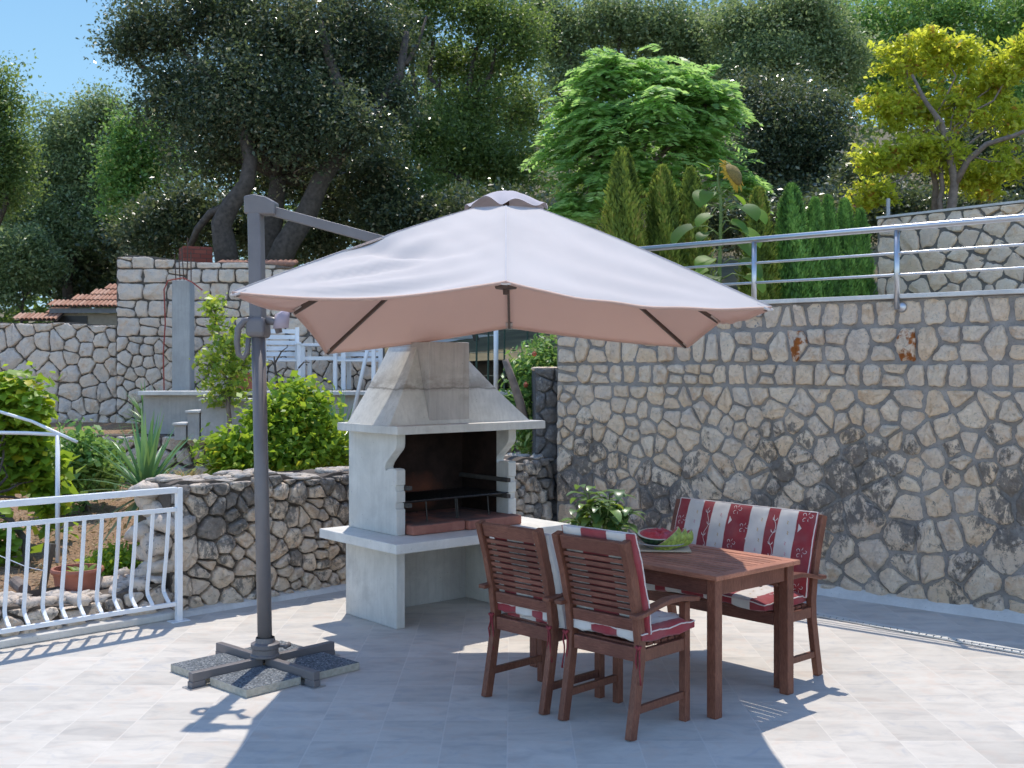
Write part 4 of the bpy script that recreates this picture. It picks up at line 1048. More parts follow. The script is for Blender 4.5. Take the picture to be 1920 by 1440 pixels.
# ------------------------------------------------------------------ railings, drain
def build_railings():
    # white balcony railing, belly bars
    p0=Vector((-2.368,7.958,0)); a=math.atan2(0.697,0.717)
    t=thing('white_railing','white painted metal railing with bellied bars at the terrace edge','railing',p0,a)
    wm=M['white_metal']; L=3.6
    q=MB(); q.box((0,0,0.475),(0.042,0.042,0.95)); q.box((0,0,0.004),(0.14,0.09,0.008)); q.build('post',wm,t,bevel=0.003)
    q=MB(); q.box((-1.95,0,0.475),(0.042,0.042,0.95)); q.box((-1.95,0,0.004),(0.14,0.09,0.008)); q.build('post',wm,t,bevel=0.003)
    q=MB(); q.box((-L/2-0.022,0,0.936),(L,0.05,0.042)); q.build('top_rail',wm,t,bevel=0.004)
    for nm,z,hh in (('middle_rail',0.798,0.03),('bottom_rail',0.128,0.030)):
        q=MB(); q.box((-L/2-0.022,0,z),(L,0.028,hh)); q.build(nm,wm,t,bevel=0.003)
    for k in range(29):
        x=-0.075-0.1215*k
        if abs(x+1.95)<0.03: continue
        pts=[(x,0,0.785),(x,0.006,0.72),(x,0.035,0.50),(x,0.072,0.30),(x,0.083,0.24),(x,0.075,0.205),(x,0.03,0.165),(x,0.008,0.150),(x,0,0.138)]
        q=MB(); q.sweep(pts,0.025,0.014,side=(1,0,0)); q.build('bar',wm,t,bevel=0.002)
    # steel railing on the right wall
    t=thing('steel_railing','polished stainless steel tube railing along the top of the pale wall','railing',(0.435,10.75,0),math.atan2(-0.657,0.754))
    st=M['steel']; L=7.2
    q=MB(); q.tube([(-0.05,-0.055,2.865),(L,-0.055,2.865)],0.025,14); q.build('handrail',st,t,smooth=True)
    for z in (2.672,2.508):
        q=MB(); q.tube([(-0.05,-0.055,z),(L,-0.055,z)],0.0105,10); q.build('mid_rail',st,t,smooth=True)
    for x in (0.93,2.138,3.348,4.56,5.77):
        q=MB(); q.tube([(x,-0.055,2.245),(x,-0.055,2.845)],0.021,12); q.build('post',st,t,smooth=True)
        q=MB(); q.lathe([(0,0.0),(0.036,0.0),(0.042,0.008),(0.038,0.022),(0.020,0.032),(0.0,0.034)],(x+0.028,-0.02,2.262),n=20,M=Matrix.Rotation(R(90),3,'X')); q.build('wall_disc',st,t,smooth=True)
    # thin pole behind the far wall
    q=MB(); q.tube([(5.44,16.2,2.2),(5.44,16.2,4.25)],0.03,8); tag(q.build('metal_pole',m_plain('galvanised',(0.35,0.36,0.37),0.5,0.5,0.1)),'thin galvanised pole standing behind the far pale wall','pole')
    # drain channel
    d0=Vector((2.02,8.37,0)); dr=Vector((0.679,-0.734,0))
    t=thing('drain_channel','narrow slotted drain grating set in the floor in front of the pale wall','drain',d0+Vector((0,0,0.0)),math.atan2(dr.y,dr.x))
    q=MB(); L=4.6
    q.add([(0,-0.05,0.003),(L,-0.05,0.003),(L,0.05,0.003),(0,0.05,0.003)],[(0,1,2,3)]); q.build('channel',m_plain('dark_channel',(0.07,0.07,0.07),0.8),t)
    q=MB()
    for y in (-0.043,0.030): q.box((L/2,y,0.007),(L,0.014 if y<0 else 0.04,0.007))
    k=0; x=0.02
    while x<L:
        q.box((x,-0.013,0.0065),(0.040,0.047,0.005),Matrix.Rotation(R(20),3,'Z')); x+=0.052; k+=1
    q.build('grating',m_plain('pale_grating',(0.60,0.58,0.53),0.6,0,0.06),t)
# ------------------------------------------------------------------ vegetation
def blob_clumps(rng, blobs, n, shell=0.55):
    """clump centres spread through overlapping ellipsoids (u,v,Y,ru,rv[,rd])"""
    w=np.array([b[3]*b[4]*(b[2]/20)**2 for b in blobs],float); w/=w.sum()
    out=[]
    for b,k in zip(blobs,rng.multinomial(n,w)):
        c=np.array(P(b[0],b[1],b[2])); rx=b[3]*b[2]/FPX; rz=b[4]*b[2]/FPX; rd=(b[5] if len(b)>5 else 0.8*(rx+rz)/2)
        d=rng.normal(size=(k,3)); d/=np.linalg.norm(d,axis=1,keepdims=True)
        r=rng.uniform(0,1,(k,1))**shell
        r*=1+0.14*np.sin(3*np.arctan2(d[:,1:2],d[:,0:1])+b[0])+rng.normal(0,0.15,(k,1)).clip(-.4,.3)
        out.append(c+d*r*np.array([rx,rd,rz]))
    return np.vstack(out)
def limb(mb, a, b, r0, r1, rr, wob=0.12, n=6, sag=0.0, sides=7):
    a=Vector(a); b=Vector(b); L=(b-a).length; pts=[]; rs=[]
    for i in range(n+1):
        t=i/n; p=a.lerp(b,t)
        if 0<i<n: p+=Vector((rr.gauss(0,1),rr.gauss(0,1),rr.gauss(0,0.6)))*L*wob*0.25
        p.z+=sag*L*math.sin(math.pi*t); pts.append(p); rs.append(r0+(r1-r0)*t)
    mb.tube(pts,rs,sides); return pts
def crown_twigs(mb, rr, fork, blobs, C, r, twigs=90, sides=6):
    ends=[]
    for b in blobs:
        c=P(b[0],b[1],b[2]); limb(mb,fork,c,r,r*0.35,rr,0.16,6,0.05,sides); ends.append(c)
    E=np.array([tuple(e) for e in ends])
    for i in rr.sample(range(len(C)),min(twigs,len(C))):
        k=int(np.argmin(((E-C[i])**2).sum(1))); limb(mb,E[k],C[i],r*0.3,r*0.06,rr,0.12,4,0.0,4)

def make_tree(label, blobs, nleaf, size, mat, seed, base=None, fork=None, rad=0.2, bark='bark', per=55, sd=0.26, cat='tree', name='tree', group=None, aspect=0.5, twigs=90, up=0.45, extra=None, shell=0.55):
    rng=np.random.default_rng(seed); rr=random.Random(seed)
    C=blob_clumps(rng,blobs,max(8,nleaf//per),shell)
    cen=C.mean(0)
    if base is None: base=Vector((cen[0],cen[1],C[:,2].min()-0.4))
    else: base=Vector(base)
    fork=Vector(fork) if fork else Vector((cen[0],cen[1],base.z+0.45*(cen[2]-base.z)))
    T=thing(name,label,cat,base,0,group)
    m=len(C); idx=rng.integers(0,m,nleaf)
    tone=rng.normal(0,0.13,m)
    pos=C[idx]+rng.normal(size=(nleaf,3)).clip(-1.7,1.7)*np.array([sd,sd,sd*0.72])*rng.uniform(0.5,1.3,m)[idx][:,None]
    V=leaf_quads(rng,pos,size,aspect,up)
    rnd=np.clip(0.5+tone[idx]+rng.normal(0,0.19,nleaf)+0.4*(rng.random(nleaf)<0.05),0,1)  # a few leaves coloured pale, standing in for sun glints
    b=np.array(base)
    np_quads('crown',V-b,rnd,mat,T)
    mb=MB()
    limb(mb,base,fork,rad,rad*0.72,rr,0.06,7,0,9)
    crown_twigs(mb,rr,fork,blobs,C,rad*0.5,twigs)
    if extra: extra(mb,rr)
    mb.v=[tuple(Vector(p)-base) for p in mb.v]
    mb.build('trunk',M[bark],T,smooth=True)
    return T

def make_fronds(label, blobs, nf, mat, seed, base, fork, rad):
    """tree with long pinnate leaves"""
    rng=np.random.default_rng(seed); rr=random.Random(seed)
    K=blob_clumps(rng,blobs,nf//8,0.35); kid=rng.integers(0,len(K),nf); C=K[kid]+rng.normal(0,0.09,(nf,3))
    T=thing('tree',label,'tree',base,0,'trees on the hillside')
    cen=C.mean(0)
    d=C-cen; d/=np.linalg.norm(d,axis=1,keepdims=True); d=d*0.35+rng.normal(0,0.75,(nf,3)); d[:,2]=np.abs(d[:,2])*0.45+rng.uniform(-0.1,0.35,nf); d/=np.linalg.norm(d,axis=1,keepdims=True)
    L=rng.uniform(0.34,0.62,(nf,1)); tone=np.clip(rng.normal(0.5,0.17,len(K)),0,1)[kid]
    sdv=np.cross(d,np.array([0,0,1.0])); sdv/=np.linalg.norm(sdv,axis=1,keepdims=True)
    quads=[]; rn=[]
    for k in range(9):
        t=(k+1)/9.5
        p=C+d*L*t; p=p.copy(); p[:,2]-=0.62*L[:,0]*t*t
        for s in (-1,1):
            ld=sdv*s*0.9+d*0.5; ld[:,2]-=0.35+0.2*rng.random(nf); ld/=np.linalg.norm(ld,axis=1,keepdims=True)
            l=0.17*(1-0.45*abs(t-0.45)); 
            w=np.cross(ld,np.array([0,0,1.0])); w/=np.linalg.norm(w,axis=1,keepdims=True)
            w+=rng.normal(0,.55,(nf,3)); w/=np.linalg.norm(w,axis=1,keepdims=True)
            V=np.empty((nf,4,3)); V[:,0]=p; V[:,1]=p+ld*l*0.45+w*l*0.20; V[:,2]=p+ld*l; V[:,3]=p+ld*l*0.45-w*l*0.20
            quads.append(V); rn.append(np.clip(tone+rng.normal(0,.1,nf),0,1))
    b=np.array(base)
    np_quads('crown',np.vstack(quads)-b,np.concatenate(rn),mat,T)
    mb=MB(); limb(mb,base,fork,rad,rad*.7,rr,.06,6)
    crown_twigs(mb,rr,Vector(fork),blobs,C,rad*.5,70)
    mb.v=[tuple(Vector(p)-Vector(base)) for p in mb.v]
    mb.build('trunk',M['bark_pale'],T,smooth=True)

def make_thuja(label, u, v0, Y, wpx, mat, seed):
    rng=np.random.default_rng(seed)
    top=P(u,v0,Y); base=Vector((top.x,Y,2.28)); h=top.z-base.z; w=wpx*Y/FPX/2
    T=thing('conifer_shrub',label,'conifer',base,0,'upright conifers behind the railing')
    n=17000; s=rng.random(n)**0.85; a=rng.uniform(0,6.283,n)
    prof=np.clip(np.minimum((s+0.03)/0.10,1)*np.power(np.clip(1-s,0,1),0.52)*1.28,0,1.05)
    lump=1+0.13*np.sin(5*a+9*s+seed*1.7)+0.10*np.sin(3*a-15*s+seed)+0.11*np.sin(8*a+27*s+2*seed)
    r=w*prof*lump*rng.uniform(0.45,1.16,n)
    C=np.stack([r*np.cos(a),r*np.sin(a),s*h],1)
    out=np.stack([np.cos(a),np.sin(a),np.zeros(n)],1)
    d=out*0.42+np.array([0,0,1.0])+rng.normal(0,0.28,(n,3)); d/=np.linalg.norm(d,axis=1,keepdims=True)
    sd=np.cross(d,out)+rng.normal(0,0.3,(n,3)); sd/=np.linalg.norm(sd,axis=1,keepdims=True)
    L=rng.uniform(0.04,0.085,(n,1)); V=np.empty((n,4,3))
    V[:,0]=C; V[:,1]=C+d*L*.5+sd*L*.19; V[:,2]=C+d*L; V[:,3]=C+d*L*.5-sd*L*.19
    rnd=np.clip(0.45+0.26*np.sin(4*a+seed*2+6*s)+0.12*np.sin(9*s+seed*3)+rng.normal(0,.2,n),0,1)
    np_quads('crown',V,rnd,mat,T)
    q=MB(); q.tube([(0,0,-0.05),(0.01,0,h*0.5),(0,0,h*0.9)],[0.035,0.022,0.006],7); q.build('trunk',M['bark'],T)

def make_yucca(label, base, n, L, W, mat, seed, trunk=0.25, name='yucca', up=0.2):
    rr=random.Random(seed); T=thing(name,label,'plant',base,0)
    q=MB(); q.tube([(0,0,-0.05),(0.01,0,trunk*0.6),(0,0.01,trunk)],[0.06,0.05,0.045],9); q.build('stem',M['bark_pale'],T,smooth=True)
    q=MB()
    for k in range(n):
        t=k/n; el=R(-42+128*t**0.8)+rr.gauss(0,.10); a=k*2.399+rr.uniform(-.3,.3)
        d=Vector((math.cos(a)*math.cos(el),math.sin(a)*math.cos(el),math.sin(el)+up*0.2))
        q.val=max(0,min(1,0.25+0.6*t+rr.gauss(0,.14)))
        q.leaf((0.03*math.cos(a),0.03*math.sin(a),trunk-0.10+0.12*t),d,(0,0,1),L*rr.uniform(.75,1.1),W,0.75-0.5*t,6,0.28,lambda s:(0.55+0.45*math.sin(math.pi*min(1,s+.25)))*(1-s**3.2))
    q.build('leaves',mat,T,attr=True,smooth=True)

def wide_leaf(s): return max(0.02,math.sin(math.pi*min(1,s*0.95+0.02))**0.75*(1-0.35*s))
def lobed(s): return max(0.02,(1-s)**0.5*(0.72+0.30*math.cos(9.4*s))*(1.0 if s>0.02 else 0.7))
def heart(s): return max(0.02,(math.sin(math.pi*min(1,(s+0.18)/1.18))**0.7)*(1-0.25*s))

def build_plants(zh):
    rng=np.random.default_rng(100)
    oak=m_leaf('holm_oak_leaf',[(0,(0.022,0.040,0.028)),(0.4,(0.060,0.088,0.052)),(0.7,(0.125,0.155,0.085)),(0.92,(0.30,0.32,0.19)),(1,(0.40,0.34,0.20))],0.34,0.30,0.6,(0.25,0.32,0.08))
    oak2=m_leaf('oak_leaf_warm',[(0,(0.045,0.080,0.034)),(0.45,(0.125,0.195,0.065)),(0.8,(0.24,0.32,0.105)),(1,(0.42,0.44,0.19))],0.5,0.42,0.5,(0.34,0.46,0.06))
    olive=m_leaf('grey_olive_leaf',[(0,(0.085,0.125,0.065)),(0.5,(0.21,0.285,0.135)),(1,(0.42,0.47,0.26))],0.5,0.45,0.5,(0.36,0.46,0.12))
    mid=m_leaf('mid_green_leaf',[(0,(0.076,0.171,0.054)),(0.5,(0.209,0.400,0.107)),(0.85,(0.383,0.633,0.171)),(1,(0.689,0.750,0.268))],0.5,0.42,0.5)
    lime=m_leaf('lime_leaf',[(0,(0.098,0.176,0.028)),(0.4,(0.254,0.390,0.058)),(0.75,(0.526,0.643,0.098)),(1,(0.750,0.741,0.117))],0.5,0.42,0.45,(0.40,0.46,0.03))
    vine=m_leaf('vine_leaf',[(0,(0.093,0.188,0.028)),(0.45,(0.244,0.413,0.046)),(0.85,(0.450,0.582,0.055)),(1,(0.750,0.637,0.055))],0.55,0.45,0.4,(0.42,0.52,0.03))
    arb=m_leaf('arbutus_leaf',[(0,(0.11,0.16,0.035)),(0.3,(0.33,0.40,0.06)),(0.65,(0.60,0.64,0.09)),(0.93,(0.80,0.76,0.14)),(0.97,(0.45,0.17,0.10)),(1,(0.40,0.07,0.06))],0.66,0.36,0.5,(0.90,0.90,0.05))
    fern=m_leaf('pinnate_leaf',[(0,(0.10,0.20,0.07)),(0.5,(0.30,0.50,0.16)),(0.85,(0.50,0.68,0.26)),(1,(0.62,0.74,0.38))],0.65,0.38,0.5,(0.55,0.80,0.18))
    yuc=m_leaf('yucca_leaf',[(0,(0.312,0.292,0.117)),(0.25,(0.117,0.195,0.087)),(0.6,(0.137,0.292,0.108)),(1,(0.254,0.429,0.176))],0.25,0.35,0.5)
    G_='trees on the hillside'
    def zb(u,Y): 
        x=(u-960)/FPX*Y; return (x,Y,zh(x,Y)-0.1)
    # the two leaning trunks of the big oak
    def oak_extra(mb,rr):
        def chain(ps,r0,r1):
            pts=[P(*p) for p in ps]; mb.tube(pts,[r0+(r1-r0)*i/(len(pts)-1) for i in range(len(pts))],9)
        chain([(512,520,20),(535,460,20),(575,400,20),(600,340,20),(640,280,20),(690,230,20.2),(750,140,20.5),(762,60,20.6)],0.25,0.06)
        chain([(640,280,20),(650,200,20),(620,120,20),(600,40,20)],0.15,0.06)
        chain([(430,520,19.6),(420,455,19.6),(415,420,19.6),(432,385,19.6),(462,345,19.6),(470,300,19.7),(455,240,19.8),(430,150,20)],0.22,0.09)
        chain([(432,385,19.6),(395,400,19.7),(370,430,19.8),(350,480,20)],0.09,0.05)
        chain([(500,520,21),(505,430,21),(520,330,21),(560,230,21)],0.19,0.08)
        chain([(762,120,20.5),(785,80,21),(800,30,21)],0.05,0.02)
    make_tree('huge dark evergreen oak with leaning trunks above the tall field-stone wall',
        [(300,55,21,85,75),(235,85,21,38,40),(420,20,21,120,90),(545,80,20.5,130,110),(720,90,21,60,60),(330,180,20.5,72,80),(450,200,20,120,105),(590,225,20,110,100),(395,290,21,75,50),(650,50,21,110,90),(700,190,21,60,70),(670,230,19.2,60,50),(745,200,20.5,40,50),(700,330,21.5,80,60),(540,330,22,110,50),(630,390,22.5,80,60)],
        185000,0.064,oak,1,base=P(505,520,20.6),fork=P(520,330,20.6),rad=0.2,group=G_,twigs=170,per=105,sd=0.26,extra=oak_extra)
    make_tree('dark oak with open branches and sky showing through, just left of the feathery green tree',
        [(800,-10,24,90,40),(760,60,24,50,70),(870,205,24,90,50),(830,110,25,45,55),(900,130,25,50,50),(900,30,24,80,55),(960,70,24,70,70),(880,300,24,80,80),(800,260,23,80,60),(960,330,24,60,80),(770,370,22.5,90,70),(980,210,25,50,60),(880,420,22,110,50)],
        115000,0.067,oak2,2,base=zb(850,24),fork=P(845,300,24),rad=0.18,group=G_,twigs=150,per=95,sd=0.27)
    make_tree('grey-green tree at the top edge behind the feathery green tree',
        [(1050,70,31,75,65),(1160,40,31,95,60),(1270,70,31,90,75),(1080,160,31,60,60),(1010,20,31,50,50),(1330,150,31,60,70)],70000,0.088,olive,3,base=zb(1160,31),group=G_,per=70,sd=0.33)
    make_fronds('bright green tree with feathery drooping leaves behind the tall conifers',
        [(1140,150,17.5,40,28),(1245,160,17.5,65,38),(1325,195,17.5,36,45),(1085,215,17.5,40,32),(1180,235,17.2,90,52),(1295,275,17.5,48,38),(1078,285,17.5,40,32),(1180,325,17.3,95,40),(1375,345,17,26,26),(1090,390,17.3,40,28)],
        1700,fern,4,Vector(zb(1200,17.5)),P(1200,330,17.5),0.11)
    make_tree('very dark dense oak between the feathery tree and the yellow-green tree',
        [(1470,235,25,85,85),(1415,190,25.5,50,50),(1530,215,25.5,55,60),(1430,310,25,75,70),(1545,310,25,65,70),(1480,400,24,100,50)],
        80000,0.07,oak,5,base=zb(1480,25.5),fork=P(1490,330,25.5),rad=0.22,group=G_,per=70,sd=0.3)
    make_tree('olive-green tree crown along the top edge above the very dark oak',
        [(1395,55,29,70,50),(1500,30,29,85,55),(1465,115,28.5,75,50),(1570,105,29,55,60),(1390,130,28.5,45,50)],60000,0.083,olive,15,base=zb(1470,29),group=G_,per=60,sd=0.30)
    def arb_extra(mb,rr):
        def chain(ps,r0,r1):
            pts=[P(*p) for p in ps]; mb.tube(pts,[r0+(r1-r0)*i/(len(pts)-1) for i in range(len(pts))],8)
        chain([(1778,430,18.5),(1784,390,18.5),(1790,340,18.5),(1778,280,18.5),(1765,230,18.5),(1735,190,18.6),(1710,140,18.7)],0.095,0.025)
        chain([(1788,350,18.5),(1815,300,18.4),(1850,270,18.3),(1900,255,18.2),(1960,230,18.1)],0.06,0.03)
        chain([(1750,430,18.8),(1755,350,18.8),(1745,300,18.8),(1700,250,18.9)],0.07,0.025)
    make_tree('yellow-green tree with forked bare trunk above the far wall at the right edge',
        [(1690,110,19,50,42),(1780,95,19,80,45),(1870,150,19,60,50),(1680,210,19,80,48),(1790,195,19,80,50),(1895,230,18.8,55,40),(1655,300,18.6,60,38),(1735,285,18.6,75,42),(1640,365,18.3,42,32),(1830,330,19,70,40),(1900,310,18.5,50,30),(1930,100,19,50,50)],
        27000,0.092,arb,6,base=P(1765,430,18.6),fork=P(1765,300,18.6),rad=0.05,bark='bark_pale',group=G_,per=44,sd=0.10,aspect=0.45,twigs=190,extra=arb_extra)
    make_tree('mid-green tree rising at the top right corner behind the yellow-green tree',
        [(1620,50,34,110,70),(1760,30,34,120,70),(1890,70,34,100,90),(1590,140,33,60,60),(1700,150,33,110,60),(1880,200,33,90,80),(1960,20,34,80,90)],76000,0.10,mid,7,base=zb(1760,34),group=G_,per=70,sd=0.36)
    make_tree('tall tree cut by the left edge of the picture',
        [(-10,200,27,55,80),(20,280,27,48,50),(-10,340,27,70,60),(-70,260,27,60,90)],38000,0.078,oak2,8,base=zb(-10,27),group=G_,per=60,sd=0.28)
    make_tree('grey-green round tree below the patch of open sky',
        [(130,255,35,75,70),(195,215,35,45,50),(90,330,35,85,70),(180,330,35,85,75),(60,420,34.5,80,60),(160,420,34.5,90,60)],76000,0.095,olive,9,base=zb(130,35),group=G_,per=60,sd=0.3)
    make_tree('small light green tree lit through, under the left side of the big oak',
        [(262,250,25,55,36),(235,310,25,50,50),(300,300,25,45,40),(250,370,25,60,45)],22000,0.078,mid,10,base=zb(290,25),group=G_,per=50,sd=0.22)
    shr=[('dark evergreen shrub mass behind the tiled roof',[(150,500,36,130,70),(60,470,36,80,60),(240,450,34,70,60)],30000,0.14,oak,zb(150,36)),
         ('grey-green bush at the left edge above the lower wall',[(35,470,33,55,45),(70,500,33,50,40),(10,540,33,40,35)],22000,0.10,olive,zb(40,33)),
         ('dark undergrowth behind the top of the tall field-stone wall',[(350,400,23,75,70),(280,440,23,60,60),(590,450,23,90,40),(450,430,24,90,50)],38000,0.075,oak,zb(400,23)),
         ('dark undergrowth hidden behind the top of the parasol',[(760,420,21.5,120,50),(920,410,21,90,50),(1060,420,20,70,45)],34000,0.072,oak,zb(900,21)),
         ('dark undergrowth behind the conifers and the sunflower',[(1330,420,20,110,60),(1480,430,20,110,50),(1590,410,21,70,60),(1620,340,22,60,50)],34000,0.072,oak,zb(1450,20)),
         ('dark undergrowth beneath the yellow-green tree',[(1700,400,21,80,50),(1830,400,21,100,40),(1920,350,22,70,60),(1820,280,23,120,60)],36000,0.072,oak,zb(1800,21))]
    for k,(lb,bl,n,sz,mt,bs) in enumerate(shr):
        make_tree(lb,bl,n,sz,mt,30+k,base=bs,rad=0.06,cat='shrub',name='shrub',group='undergrowth below the trees',per=60,sd=0.24,twigs=40)
    # far wood closing the hillside: nobody could count it
    n=85000; u=rng.uniform(-500,2500,n); Y=rng.uniform(38,46,n)
    vt=np.interp(u,[-500,-50,60,200,300,700,760,1000,1050,1500,1560,2500],[330,330,330,300,150,110,110,110,50,10,-60,-60])+25*np.sin(u/37)+18*np.sin(u/13+1)
    v=vt+(640-vt)*rng.random(n)**1.1
    C=np.stack([(u-960)/FPX*Y,Y,HC-(v-VH)/FPX*Y],1)
    fw=np_quads('far_wood',leaf_quads(rng,C,0.24,0.55,0.4),np.clip(0.45+0.25*np.sin(u/60)*np.cos(v/45)+rng.normal(0,.2,n),0,1),oak2)
    tag(fw,'far evergreen wood covering the hillside behind all the other trees','wood',kind='stuff')
    # conifers
    ty=m_leaf('golden_conifer',[(0,(0.075,0.12,0.025)),(0.5,(0.23,0.31,0.055)),(0.85,(0.42,0.47,0.08)),(1,(0.44,0.36,0.09))],0.35,0.6,0.25)
    tg=m_leaf('green_conifer',[(0,(0.068,0.152,0.040)),(0.5,(0.170,0.357,0.075)),(1,(0.340,0.578,0.136))],0.2,0.6,0.25)
    for k,(u,v,Y,w,m,lb) in enumerate([(1168,285,12.6,80,ty,'tallest golden conifer, first from the left behind the parasol edge'),
        (1242,318,12.9,74,ty,'blunt golden conifer, second from the left, beside the tallest one'),
        (1295,322,13.2,62,ty,'thin brownish conifer directly behind the left leaves of the sunflower'),
        (1422,358,13.5,58,ty,'yellowish conifer just right of the sunflower'),
        (1484,352,13.8,68,tg,'broad green conifer with a pointed tip, second to the right of the sunflower'),
        (1528,378,14.2,42,tg,'slim green conifer directly right of the broad green one'),
        (1553,374,14.5,40,tg,'slim green conifer in the middle of the right-hand row'),
        (1584,380,14.8,42,tg,'slim green conifer second from the far wall end'),
        (1613,398,15.1,40,tg,'shortest green conifer, last before the far wall')]):
        make_thuja(lb,u,v,Y,w,m,k+1)
    # sunflower
    sfl=m_leaf('sunflower_leaf',[(0,(0.045,0.11,0.04)),(0.5,(0.10,0.21,0.05)),(1,(0.24,0.40,0.06))],0.6,0.5,0.35,(0.50,0.72,0.04))
    b=P(1351,560,11.6); b.z=2.28
    T=thing('sunflower','tall sunflower with one drooping yellow head and big leaves behind the steel railing','flower',b)
    L=lambda u,v,dy=0: P(u,v,11.6)-b+Vector((0,dy,0))
    q=MB(); q.tube([Vector((0,0,-.05)),L(1349,520),L(1351,440),L(1352,380),L(1346,330),L(1350,312),L(1360,305),L(1372,312),L(1378,322)],[0.024,0.022,0.019,0.017,0.014,0.013,0.013,0.014,0.016],9); q.build('stem',M['stem'],T,smooth=True)
    rr=random.Random(9)
    lv=[(1346,326,1326,316,0.13,0.2),(1344,332,1322,338,0.13,0.9),(1352,365,1322,366,0.22,1.5),(1352,366,1376,362,0.20,1.2),(1352,395,1332,404,0.17,1.2),(1352,400,1382,392,0.22,1.3),(1352,410,1372,420,0.22,1.6),
        (1350,440,1300,425,0.24,1.5),(1350,445,1320,440,0.13,1.4),(1351,440,1385,432,0.24,1.5),(1351,430,1370,415,0.18,1.5),(1350,470,1330,485,0.2,1.3),(1350,468,1375,455,0.22,1.5),(1350,500,1328,505,0.18,1.4),(1350,500,1385,490,0.24,1.5),(1350,520,1335,520,0.2,1.4),(1350,525,1392,520,0.22,1.5),(1352,385,1398,398,0.20,1.3)]
    q=MB(); qs=MB()
    for (u0,v0,u1,v1,sz,dr) in lv:
        dy=rr.uniform(-.22,.12); a=L(u0,v0); e=L(u1,v1,dy); mdl=(a+e)/2+Vector((0,0,0.05))
        qs.tube([a,mdl,e],[0.008,0.007,0.006],6)
        o_=Vector((e.x-a.x,e.y-a.y,0)); o_=o_.normalized() if o_.length>1e-3 else Vector((0,-1,0))
        d=o_*0.75+Vector((0,0,0.25 if dr<1 else -0.25)); q.val=rr.random()
        q.leaf(e,d,o_*0.3+Vector((0,-0.45,1)),sz*1.25,sz*1.2,dr*1.4,8,0.18,heart)
    q.build('leaves',sfl,T,attr=True,smooth=True); qs.build('leaf_stalks',M['stem'],T,smooth=True)
    hd=MB(); c=L(1376,327,-0.02); Mh=Matrix.Rotation(R(58),3,'Y')@Matrix.Rotation(R(35),3,'X')
    hd.lathe([(0,0.05),(0.075,0.042),(0.125,0.0),(0.13,-0.018),(0.09,-0.03),(0,-0.026)],c,24,Mh); hd.build('seed_head',m_plain('seed_head',(0.20,0.14,0.035),0.8,0,0.4,60),T,smooth=True)
    q=MB()
    for k in range(34):
        a=k*6.283/34; d=Mh@Vector((math.cos(a),math.sin(a),-0.35+rr.uniform(-.3,.3))); q.leaf(c+Mh@Vector((0.12*math.cos(a),0.12*math.sin(a),-.008)),d,Mh@Vector((0,0,1)),0.09*rr.uniform(.7,1.2),0.034,0.5,3,0.1)
    q.build('petals',m_leaf('sunflower_petal',[(0,(0.55,0.33,0.03)),(1,(0.62,0.42,0.05))],0.3,0.6,0.2,(0.6,0.4,0.02)),T)
    # potted plant behind the table
    pl=m_leaf('glossy_potted_leaf',[(0,(0.05,0.115,0.045)),(0.6,(0.115,0.22,0.075)),(0.9,(0.20,0.32,0.09)),(1,(0.45,0.50,0.06))],0.36,0.34,0.6,(0.35,0.48,0.03))
    b=Vector((0.69,8.62,0))
    T=thing('pot_plant','leafy plant with large glossy drooping leaves in a clay pot behind the table','plant',b)
    q=MB(); q.lathe([(0,0.0),(0.13,0.0),(0.17,0.30),(0.185,0.30),(0.185,0.345),(0.165,0.345),(0.155,0.30),(0,0.295)],n=28); q.build('pot',M['terracotta'],T,smooth=False)
    q=MB(); qs=MB(); rr=random.Random(15)
    for k in range(24):
        a=k*2.399; r=0.03+0.26*math.sqrt((k+.5)/24)*rr.uniform(.7,1); h=rr.uniform(0.70,0.98)-0.20*(r/0.28)**2
        top=Vector((r*math.cos(a),r*math.sin(a),h)); qs.tube([Vector((0.05*math.cos(a),0.05*math.sin(a),.29)),Vector((r*.45*math.cos(a),r*.45*math.sin(a),.29+(h-.29)*.6)),top],[0.009,0.007,0.005],6)
        for j in range(6):
            a2=a+j*2.1+rr.uniform(-.5,.5); d=Vector((math.cos(a2),math.sin(a2),rr.uniform(-0.1,0.6)))
            p=Vector((r*.45*math.cos(a),r*.45*math.sin(a),.29+(h-.29)*.6)).lerp(top,0.25+0.75*j/5)
            q.val=min(1,max(0,rr.gauss(.5,.25))); l=rr.uniform(.13,.19)
            q.leaf(p,d,(0,0,1),l,l*0.56,1.7,6,0.25,wide_leaf)
    q.build('leaves',pl,T,attr=True,smooth=True); qs.build('stems',M['stem'],T,smooth=True)
    # bushes behind the rubble wall
    make_tree('dense bush with glossy yellow-green leaves behind the low rubble wall, beside the parasol pole',
        [(432,848,10.4,44,42),(505,800,10.6,55,45),(570,800,10.7,60,60),(620,850,10.8,40,45),(530,860,10.5,90,40),(440,875,10.3,45,30),(560,745,10.8,40,25),(500,765,10.6,25,22)],11000,0.066,vine,50,base=G(530,960,0.2),rad=0.03,cat='bush',name='bush',per=14,sd=0.10,aspect=0.62,twigs=120,bark='bark_pale')
    make_tree('straggly young tree with small lit leaves in front of the concrete post',
        [(405,590,13.4,22,30),(430,640,13.4,40,35),(400,680,13.4,38,35),(445,690,13.4,40,40),(425,735,13.4,50,30)],2300,0.062,lime,51,base=(-3.4,13.4,0.95),fork=P(430,720,13.4),rad=0.03,per=16,sd=0.075,twigs=90,bark='bark_pale',cat='tree',aspect=0.55)
